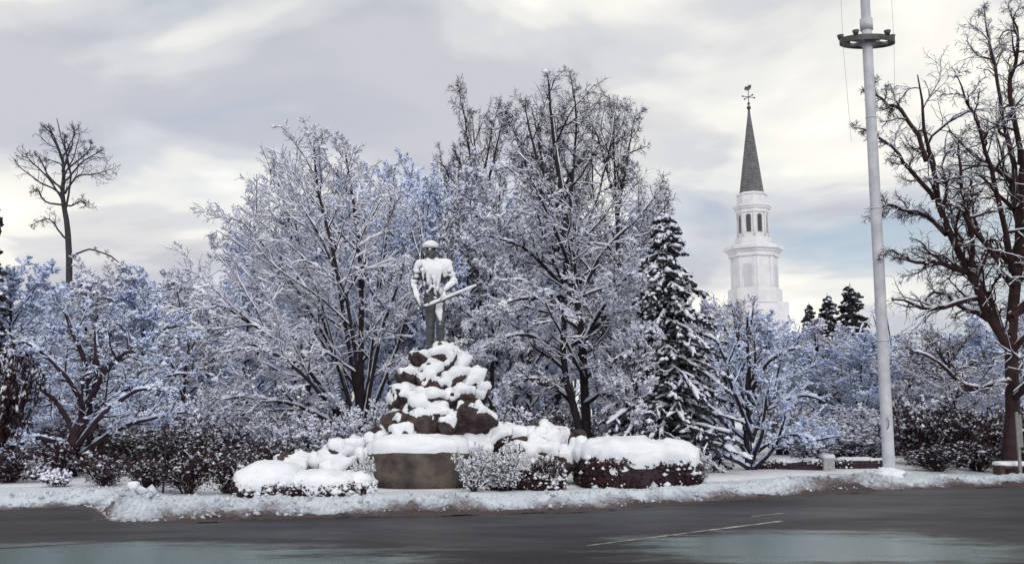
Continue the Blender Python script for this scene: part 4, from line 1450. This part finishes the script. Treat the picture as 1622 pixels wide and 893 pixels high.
m = MB(); box(m, (0, 0, zc(481) / 2), (5.0, 5.0, zc(481)), 0.24); m.build("tower", M["white_paint"], ch, smooth=False)
m = MB(); box(m, (0.6, 15.2, 3.2), (14, 24, 6.4)); nave = m.build("nave", M["white_paint"], ch, smooth=False)
rf = MB()
rf.add([(-7.0, 2.6, 6.42), (8.2, 2.6, 6.42), (0.6, 2.6, 9.8), (-7.0, 27.8, 6.42), (8.2, 27.8, 6.42), (0.6, 27.8, 9.8)], [(0, 2, 5, 3), (1, 4, 5, 2), (0, 3, 4, 1)], [(0, 1, 2), (3, 5, 4)])
rf.build("roof", M["snow"], ch, smooth=False)
stage("plinth", w(80) * OC * 0.98, 482, 461)
stage("moulding", w(77) * OC, 461, 459)
low = stage("bell_stage", w(70) * OC * 0.965, 460, 402)
stage("frieze", w(74) * OC, 409, 402)
stage("cornice", w(79) * OC, 402, 398)
stage("cornice", w(88) * OC, 398, 393)
stage("snow_ledge", w(86) * OC, 393, 391.5, "snow", w(78) * OC)
stage("plinth", w(56) * OC, 391.5, 386)
stage("plinth", w(52.5) * OC, 386, 378)
lan = stage("lantern", w(46) * OC * 0.97, 378, 334)
stage("frieze", w(49) * OC, 339, 333)
stage("cornice", w(54) * OC, 333, 330)
stage("cornice", w(58) * OC, 330, 326.5)
stage("drum", w(45) * OC, 326.5, 311, "white_paint", w(43.5) * OC)
stage("cornice", w(47) * OC, 311, 308.5)
stage("snow_ledge", w(43) * OC, 308.5, 306.8, "snow", w(38) * OC)
stage("spire", w(36) * OC, 306.8, 174, "slate", 0.09)
stage("spire_band", w(34.2) * OC, 300.6, 298.2, "white_paint", w(33.6) * OC)


def faces8(r, fn):
    for k in range(8):
        a = ROT + math.pi / 8 + k * math.pi / 4
        nx, ny = math.cos(a), math.sin(a)
        if ny < 0.35:
            fn(k, a, nx * r, ny * r)


def low_face(k, a, x, y):
    L = 2 * w(70) * 0.965 * math.tan(math.pi / 8)
    zb, zt = zc(458.5), zc(409.5)
    for s in (-1, 1):                                       # pilasters at the corners of each face
        m = MB(); box(m, (0, 0, (zb + zt) / 2), (0.13, 0.30, zt - zb))
        p = m.build("pilaster", M["white_paint"], low, smooth=False)
        p.location = (x - math.sin(a) * s * (L / 2 - 0.17), y + math.cos(a) * s * (L / 2 - 0.17), 0); p.rotation_euler.z = a
    if k % 2 == 0:
        pb, pt = zc(456), zc(421)
        m = MB()
        box(m, (0.02, 0, (pb + pt) / 2), (0.05, L * 0.46, pt - pb))
        fr = m.build("louvre_panel", M["panel_paint"], low, smooth=False)
        fr.location = (x, y, 0); fr.rotation_euler.z = a
        sm = None
        for q in range(11):
            if sm is None:
                mm = MB(); box(mm, (0.055, 0, 0), (0.05, L * 0.40, 0.10)); sm = mm.mesh("slat", M["panel_paint"], False)
            so_ = bpy.data.objects.new("slat", sm); COL.objects.link(so_); so_.parent = fr
            so_.location = (0, 0, pb + 0.15 + q * (pt - pb - 0.25) / 10.5)
            so_.rotation_euler.y = 0.5


def lan_face(k, a, x, y):
    L = 2 * w(46) * 0.97 * math.tan(math.pi / 8)
    zb, zt = zc(377.5), zc(339.5)
    for s in (-1, 1):
        m = MB(); prism(m, 10, 0.085, 0.07, zb, zt, 0)
        p = m.build("column", M["white_paint"], lan)
        p.location = (x + math.cos(a) * 0.05 - math.sin(a) * s * (L / 2 - 0.02), y + math.sin(a) * 0.05 + math.cos(a) * s * (L / 2 - 0.02), 0)
    b0, b1, hw = zc(370), zc(346), 0.24                     # arched opening
    ar = [(-hw, b0), (hw, b0)] + [(hw * math.cos(t), b1 + hw * math.sin(t)) for t in np.linspace(0, math.pi, 9)]
    m = MB()
    n = len(ar)
    V = [(0.03, yy, zz_) for yy, zz_ in ar] + [(-0.05, yy, zz_) for yy, zz_ in ar]
    m.add(V, [(i, (i + 1) % n, (i + 1) % n + n, i + n) for i in range(n)], [(0, i, i + 1) for i in range(1, n - 1)])
    p = m.build("arched_window", M["glass"], lan, smooth=False); p.location = (x, y, 0); p.rotation_euler.z = a
    m = MB()                                                # raised surround
    A1 = np.array([(0, yy * 1.28, b0 - 0.06 + (zz_ - b0) * 1.05) for yy, zz_ in ar])
    Pn = np.concatenate([A1, A1[:1]])[None]
    tube(m, Pn, np.full((1, n + 1), 0.05), 4)
    s_ = m.build("surround", M["white_paint"], p, smooth=False); s_.location = (0.02, 0, 0)


faces8(w(70) * 0.965, low_face)
faces8(w(46) * 0.97, lan_face)
# vane
m = MB()
prism(m, 8, 0.12, 0.05, zc(176), zc(168), 0)
mast = m.build("weathervane", M["dark_metal"], ch)
m = MB(); prism(m, 6, 0.05, 0.03, zc(170), zc(133), 0); m.build("rod", M["dark_metal"], mast)
v, f = ICO[2]
for vv, r in ((171, 0.24), (164.5, 0.16)):
    MB().add(v * r + [0, 0, zc(vv)], None, f).build("ball", M["dark_metal"], mast)
for a in (0.35, 0.35 + math.pi / 2):
    m = MB(); tube(m, np.array([[(-0.75 * math.cos(a), -0.75 * math.sin(a), zc(154)), (0, 0, zc(154)), (0.75 * math.cos(a), 0.75 * math.sin(a), zc(154))]]), np.full((1, 3), 0.045), 5)
    for s in (-1, 1):
        m.add(v * 0.10 + [s * 0.75 * math.cos(a), s * 0.75 * math.sin(a), zc(154)], None, f)
    m.build("compass_arm", M["dark_metal"], mast)
m = MB()
cock = [(-0.45, 0.0), (-0.30, 0.40), (-0.05, 0.22), (0.12, 0.25), (0.22, 0.55), (0.36, 0.45), (0.30, 0.15), (0.10, -0.10), (-0.20, -0.12)]
n = len(cock)
V = [(x_, -0.035, zc(142) + z_) for x_, z_ in cock] + [(x_, 0.035, zc(142) + z_) for x_, z_ in cock]
m.add(V, [(i, i + n, (i + 1) % n + n, (i + 1) % n) for i in range(n)], [(0, i, i + 1) for i in range(1, n - 1)] + [(n, n + i + 1, n + i) for i in range(1, n - 1)])
m.build("cockerel", M["dark_metal"], mast, smooth=False)

# ------------------------------------------------------------------ flagpole
FY = 21.8
f0 = P(1409, 755, FY)
fp = thing("flagpole", "very tall white flagpole with a dark lamp ring below its topmast", "flagpole", (f0[0], FY, 0))
zp = lambda v: P(1370, v, FY)[2]
H1 = zp(40)
m = MB()
zs = np.linspace(0, H1, 14)
tube(m, np.array([[(0, 0, z) for z in zs]]), np.array([0.135 - 0.018 * zs / H1]), 20)
m.build("pole", M["pole_paint"], fp)
m = MB(); prism(m, 24, 0.20, 0.18, 0, 0.22); m.build("base_collar", M["pole_paint"], fp)
m = MB(); prism(m, 24, 0.15, 0.15, zp(48), zp(31)); m.build("mast_collar", M["pole_paint"], fp)
m = MB()
zs = np.linspace(zp(34), zp(34) + 5.5, 6)
tube(m, np.array([[(0.0, 0.0, z) for z in zs]]), np.array([np.linspace(0.112, 0.08, 6)]), 18)
m.build("topmast", M["pole_paint"], fp)
for zj in (3.1, 6.2, 8.4):
    m = MB(); prism(m, 24, 0.142 - 0.018 * zj / H1, 0.142 - 0.018 * zj / H1, zj, zj + 0.035); m.build("joint", M["pole_paint"], fp)
m = MB(); tube(m, np.array([[(-0.06, -0.17, 1.12), (-0.03, -0.19, 1.2), (-0.03, -0.19, 1.3), (-0.06, -0.17, 1.38)]]), np.full((1, 4), 0.014), 6, cap=True)
m.build("cleat", M["grey_metal"], fp)
v, f = ICO[4]
vv = v * [0.34, 0.34, 0.16] * (1 + 0.25 * fbm(v * 2.5, 88, 3))[:, None]
MB().add(vv + [0, 0, 0.1], None, f).build("snow_cap", M["snow"], fp)
zr = zp(66)
RR = 0.66
m = MB()
a = np.linspace(0, 2 * math.pi, 49)[:-1]
for r, z0, z1 in ((RR, zr - 0.065, zr + 0.065),):
    ring = []
    for rr_, zz_ in ((r, z0), (r, z1), (r - 0.07, z1), (r - 0.07, z0)):
        ring.append(np.stack([rr_ * np.cos(a), 0.5 * rr_ * np.sin(a), np.full(48, zz_)], -1))
    V = np.concatenate(ring)
    i = np.arange(48); j = (i + 1) % 48
    q = np.concatenate([np.stack([i + 48 * k, j + 48 * k, j + 48 * ((k + 1) % 4), i + 48 * ((k + 1) % 4)], -1) for k in range(4)])
    m.add(V, q)
ring = m.build("lamp_ring", M["dark_metal"], fp, smooth=False)
for k in range(4):
    m = MB(); e = np.array([RR * math.cos(k * math.pi / 2 + 0.5), 0.5 * RR * math.sin(k * math.pi / 2 + 0.5), 0])
    tube(m, np.array([[e * 0.1 + [0, 0, zr], e * 0.97 + [0, 0, zr]]]), np.full((1, 2), 0.045), 6)
    m.build("spoke", M["grey_metal"], ring, smooth=False)
m = MB(); prism(m, 16, 0.2, 0.2, zr - 0.07, zr + 0.07); m.build("hub", M["grey_metal"], ring)
for k, aa in enumerate((0.15, 1.0, 2.2, 3.0, 4.1, 5.4)):
    m = MB()
    prism(m, 10, 0.05, 0.085, zr + 0.06, zr + 0.17, 0, RR * 0.95 * math.cos(aa), RR * 0.47 * math.sin(aa))
    m.build("floodlight", M["dark_metal"], ring)
for sx in (-0.62, 0.60):
    m = MB()
    tube(m, np.array([[(sx * 0.25, -0.05, zp(40) + 5.2), (sx, -0.1, zr + 1.2), (sx, -0.1, zr - 0.1), (sx * 0.85, -0.08, zr - 2.5)]]), np.full((1, 4), 0.004), 4)
    m.build("halyard", M["grey_metal"], fp)

# ------------------------------------------------------------------ bench, posts, markers
BY = 22.0
c = P(1606, 757, BY)
bn = thing("park_bench", "low dark bench with a snowy seat at the foot of the big red trunk", "bench", (c[0], BY, 0))
m = MB(); box(m, (0, 0, 0.27), (0.82, 0.42, 0.06)); seat = m.build("seat", M["wood"], bn, smooth=False)
v, f = ICO[3]
vv = np.sign(v) * np.abs(v) ** np.array([0.35, 0.4, 0.6]) * [0.42, 0.22, 0.06]
MB().add(vv + [0, 0, 0.325], None, f).build("snow_cap", M["snow"], seat)
for sx in (-0.33, 0.33):
    m = MB(); box(m, (sx, 0, 0.12), (0.10, 0.36, 0.24)); m.build("leg", M["wood"], bn, smooth=False)
m = MB(); box(m, (0.45, 0.0, 0.30), (0.07, 0.46, 0.52)); arm = m.build("armrest", M["wood"], bn, smooth=False)
MB().add(vv * [0.22, 1.0, 0.8] + [0.45, 0, 0.585], None, f).build("snow_cap", M["snow"], arm)
c = P(1617, 757, 21.6)
sg = thing("sign_post", "narrow pale grey post with a plank face at the far right edge by the bench", "post", (c[0], 21.6, 0))
m = MB(); box(m, (0, 0, 0.75), (0.055, 0.055, 1.5)); m.build("post", M["grey_metal"], sg, smooth=False)
m = MB(); box(m, (0.02, -0.04, 1.08), (0.13, 0.022, 0.72)); m.build("board", M["grey_metal"], sg, smooth=False)


def post(name, label, u, v, Y, wd, h, mat, cap=0.1):
    c = P(u, v, Y)
    t = thing(name, label, "post", (c[0], Y, 0))
    vv = np.sign(ICO[4][0]) * np.abs(ICO[4][0]) ** 0.35 * [wd / 2, wd / 2, h / 2] + [0, 0, h / 2 - 0.03]
    vv = vv + vnormals(vv, ICO[4][1]) * (0.02 * fbm(vv * 6, 3, 3))[:, None]
    s = MB().add(vv, None, ICO[4][1]).build("shaft", M[mat], t)
    c_ = np.sign(ICO[3][0]) * np.abs(ICO[3][0]) ** np.array([0.5, 0.5, 0.7]) * [wd * 0.55, wd * 0.55, cap] + [0, 0, h - 0.02]
    MB().add(c_, None, ICO[3][1]).build("snow_cap", M["snow"], s)


post("granite_post", "short pale granite post between the two low hedges left of the flagpole", 1312, 752, 24.2, 0.30, 0.40, "pale_granite", 0.06)
post("stone_marker", "small squat stone marker with a snow cap beside the left end of the snow bank", 211, 784, 16.9, 0.17, 0.27, "pale_granite", 0.07)


# ------------------------------------------------------------------ the bronze rifleman
SY = MY + 0.35
s0 = P(686, 553, SY)
U = SY / FPX


def L3(u, v, d=0.0):                                        # a point of the figure, from its place in the picture, d metres to the back
    q = P(u, v, SY + d)
    return q - s0


def capsule(mb, a, b, r0, r1, seg=12, flat=None):
    a, b = np.asarray(a, float), np.asarray(b, float)
    d = b - a
    Ln = np.linalg.norm(d)
    t = d / max(Ln, 1e-6)
    ref = np.array([0, 1.0, 0]) if abs(t[1]) < 0.9 else np.array([1.0, 0, 0])
    x = nrm(np.cross(t, ref)); y = np.cross(t, x)
    rows = []
    for th in np.linspace(-math.pi / 2, 0, 6):
        rows.append((a + t * r0 * math.sin(th), max(r0 * math.cos(th), 1e-4)))
    for th in np.linspace(0, math.pi / 2, 6):
        rows.append((b + t * r1 * math.sin(th), max(r1 * math.cos(th), 1e-4)))
    an = np.arange(seg) * 2 * math.pi / seg
    fx, fy = flat or (1, 1)
    V = np.concatenate([p + r * (np.cos(an)[:, None] * x * fx + np.sin(an)[:, None] * y * fy) for p, r in rows])
    q = []
    for i in range(len(rows) - 1):
        for k in range(seg):
            q.append((i * seg + k, i * seg + (k + 1) % seg, (i + 1) * seg + (k + 1) % seg, (i + 1) * seg + k))
    n = len(rows)
    t_ = [(0, k + 1, k) for k in range(1, seg - 1)] + [((n - 1) * seg, (n - 1) * seg + k, (n - 1) * seg + k + 1) for k in range(1, seg - 1)]
    mb.add(V, q, t_)


def ell(mb, c, r):
    v, f = ICO[3]
    mb.add(v * np.asarray(r) + c, None, f)


bd = MB()
# legs and boots, viewer's left leg straight, right leg stepped up
hipL, kneL, ankL = L3(682, 486), L3(682, 516, -0.02), L3(682, 546, 0.02)
hipR, kneR, ankR = L3(695, 486, -0.02), L3(698, 514, -0.14), L3(697, 543, -0.06)
for h, k, a in ((hipL, kneL, ankL), (hipR, kneR, ankR)):
    capsule(bd, h, k, 0.135, 0.092)
    capsule(bd, k, (k * 0.6 + a * 0.4), 0.088, 0.095)
    capsule(bd, (k * 0.6 + a * 0.4), a, 0.095, 0.058)
    capsule(bd, a + [0, 0.03, -0.03], a + [0.02, -0.20, -0.05], 0.062, 0.05)
    ell(bd, k + [0, -0.075, -0.02], (0.06, 0.04, 0.05))
capsule(bd, L3(682, 474), L3(694, 474), 0.155, 0.155, flat=(1, 0.85))
capsule(bd, L3(683, 466), L3(693, 466), 0.15, 0.15)
# trunk: loose shirt
capsule(bd, L3(686, 470), L3(687, 440), 0.150, 0.185)
capsule(bd, L3(677, 436), L3(699, 435), 0.165, 0.17)
capsule(bd, L3(672, 425), L3(703, 424), 0.150, 0.155)
ell(bd, L3(687, 432, -0.10), (0.24, 0.13, 0.20))
capsule(bd, L3(667, 421), L3(706, 420), 0.082, 0.085)
for (u0, v0, u1, v1) in ((676, 428, 680, 462), (697, 428, 693, 462), (687, 440, 688, 466), (668, 430, 672, 455)):   # folds of cloth
    capsule(bd, L3(u0, v0, -0.20), L3(u1, v1, -0.165), 0.034, 0.022)
# neck, head, face
capsule(bd, L3(684, 420), L3(683, 408, -0.02), 0.085, 0.072)
hc = L3(682, 400, -0.03)
ell(bd, hc, (0.098, 0.122, 0.145))
ell(bd, hc + [0, -0.035, -0.065], (0.072, 0.085, 0.08))
capsule(bd, hc + [-0.012, -0.118, 0.015], hc + [-0.012, -0.145, -0.03], 0.014, 0.02)
capsule(bd, hc + [-0.05, -0.112, 0.028], hc + [0.045, -0.112, 0.028], 0.016, 0.016)
capsule(bd, hc + [-0.028, -0.113, -0.068], hc + [0.022, -0.113, -0.068], 0.011, 0.011)
ell(bd, hc + [0, -0.10, -0.115], (0.03, 0.028, 0.025))
for s in (-1, 1):
    ell(bd, hc + [s * 0.098, 0.005, -0.01], (0.016, 0.028, 0.038))
    ell(bd, hc + [s * 0.045, -0.092, -0.03], (0.03, 0.03, 0.028))
    capsule(bd, hc + [s * 0.085, 0.04, 0.03], hc + [s * 0.085, 0.05, -0.11], 0.04, 0.035)
capsule(bd, L3(678, 413, -0.07), L3(687, 425, -0.17), 0.035, 0.03)
capsule(bd, L3(692, 413, -0.07), L3(687, 425, -0.17), 0.035, 0.03)
# arms: rolled sleeves; each hand closes on the gun
shL, elL, wrL = L3(666, 421), L3(655, 452, -0.02), L3(662, 479, -0.33)
shR, elR, wrR = L3(708, 420), L3(719, 449, -0.10), L3(705, 461, -0.35)
for sh, e, w_ in ((shL, elL, wrL), (shR, elR, wrR)):
    capsule(bd, sh, e, 0.086, 0.070)
    mid = e * 0.45 + w_ * 0.55
    capsule(bd, e, mid, 0.070, 0.064)
    capsule(bd, mid, w_, 0.06, 0.042)
for (sh, e) in ((shL, elL), (shR, elR)):
    for t in (0.35, 0.6, 0.85):
        ell(bd, sh * (1 - t) + e * t + [0.02 * (t - 0.5), -0.02, -0.02], (0.080, 0.084, 0.04))
gA, gB = L3(648, 496, -0.36), L3(756, 452, -0.46)
gd = nrm(gB - gA)
gun_at = lambda u: gA + (gB - gA) * ((u - 645) / (758 - 645))


def hand(w_, g, side):
    palm = g * 0.75 + w_ * 0.25
    capsule(bd, w_, g + [0, 0.02, -0.01], 0.040, 0.042, flat=(1, 0.8))
    up = np.array([0, 0, 1.0])
    for k in range(4):
        b0 = g + gd * (0.036 * (k - 1.5)) + [0, 0.035, 0.0]
        ln = (0.046, 0.052, 0.049, 0.040)[k]
        p1 = b0 + up * 0.045 + [0, -0.02, 0]
        p2 = p1 + np.array([0, -ln - 0.01, -0.012])
        p3 = p2 + np.array([0, 0.012, -ln * 0.8])
        capsule(bd, b0, p1, 0.015, 0.014, 8); capsule(bd, p1, p2, 0.014, 0.013, 8); capsule(bd, p2, p3, 0.013, 0.011, 8)
    t0 = g + gd * side * 0.055 + [0, 0.02, -0.01]
    t1 = t0 + gd * side * 0.02 + [0, -0.05, 0.02]
    capsule(bd, t0, t1, 0.018, 0.016, 8); capsule(bd, t1, t1 + gd * -side * 0.015 + [0, -0.045, 0.012], 0.016, 0.013, 8)


hand(wrL, gun_at(666), 1)
hand(wrR, gun_at(702), -1)
# powder horn strap
capsule(bd, L3(706, 424, -0.13), L3(676, 466, -0.20), 0.022, 0.022)
bv, bf = fused(bd, 0.0165, 2)
bv = bv + vnormals(bv, bf) * (0.012 * fbm(bv * [9, 9, 4], 70, 3))[:, None]
stt = thing("rifleman_statue", "bronze statue of a standing man gripping a long gun, plastered with snow", "statue", tuple(s0))
body = MB().add(bv, bf).build("figure", M["bronze"], stt)
# snow: blown against the front, lying on shoulders, arms and thighs
nm = vnormals(bv, bf)
zrel = bv[:, 2]
hz = zrel / (L3(682, 381)[2])
k = nm @ nrm(np.array([0.05, -0.75, 0.66])) + 0.95 * fbm(bv * [7.5, 7.5, 4.5], 201, 4)
cover = np.interp(hz, [0, 0.2, 0.34, 0.46, 0.56, 0.8, 0.84, 0.93, 1.0], [-1.5, -1.45, -1.15, -0.75, -0.42, 0.10, -1.1, -0.8, 0.1])
rth = np.exp(-(((bv - (hipR * 0.55 + kneR * 0.45) - [0.0, -0.06, 0.02]) / [0.11, 0.3, 0.22]) ** 2).sum(1))
k = k + cover - 0.22 + 1.25 * rth
th = np.clip(k / 0.3, -1, 1)
th = np.where(th > 0, np.sqrt(np.maximum(th, 0)) * 0.042, th * 0.02)
MB().add(bv + nm * th[:, None] + np.array([0, -0.1, 0.3]) * np.maximum(th, 0)[:, None], bf).build("snow_cover", M["snow"], stt)
# hat with a soft crown of snow
v, f = ICO[4]
hb = hc + [0, 0.0, 0.10]
hv = v * np.array([0.125, 0.14, 0.085])
hv[:, 2] = np.maximum(hv[:, 2], -0.02)
brim = np.interp(np.hypot(hv[:, 0] / 0.125, hv[:, 1] / 0.14), [0, 0.9, 1.0], [0, 0, 1])
hv[:, :2] *= (1 + 0.28 * brim * (hv[:, 2] < 0.02))[:, None]
hat = MB().add(hv + hb, None, f).build("hat", M["bronze"], stt)
MB().add(snow_shell(hv, f, 0.07, -0.05, 71, 0.3, nsc=8, namp=0.3) + hb, None, f).build("snow_cap", M["snow"], hat)
# long gun with snow along it
gm = MB()
tube(gm, np.array([[gA + gd * t for t in np.linspace(0.42, np.linalg.norm(gB - gA) + 0.0, 6)]]), np.full((1, 6), 0.020), 10, cap=True)
gun = gm.build("musket", M["bronze"], stt)
gm = MB()
capsule(gm, gA + gd * 0.30, gA + gd * 1.15 + [0, 0, -0.022], 0.036, 0.026, flat=(1, 1))
capsule(gm, gA + [0, 0, -0.03], gA + gd * 0.32, 0.046, 0.030, flat=(1, 0.6))
gm.build("gunstock", M["bronze"], gun)
gm = MB(); capsule(gm, gA + gd * 0.44 + [0, -0.03, 0.02], gA + gd * 0.48 + [0, -0.035, 0.075], 0.018, 0.012); gm.build("flintlock", M["bronze"], gun)
gs = MB()
t = np.linspace(0.20, np.linalg.norm(gB - gA) - 0.02, 46)
rng = np.random.default_rng(3)
wv = np.interp(t, [0, 0.3, 0.9, 1.3, 1.7], [0.030, 0.042, 0.048, 0.040, 0.026]) * (1 + 0.22 * vnoise(np.stack([t * 9, t * 0, t * 0], -1), 5))
tube(gs, np.array([[gA + gd * q + [0, -0.012, 0.018] for q in t]]), wv[None] * 0.85, 8, cap=True)
gs.build("snow_cap", M["snow"], gun)
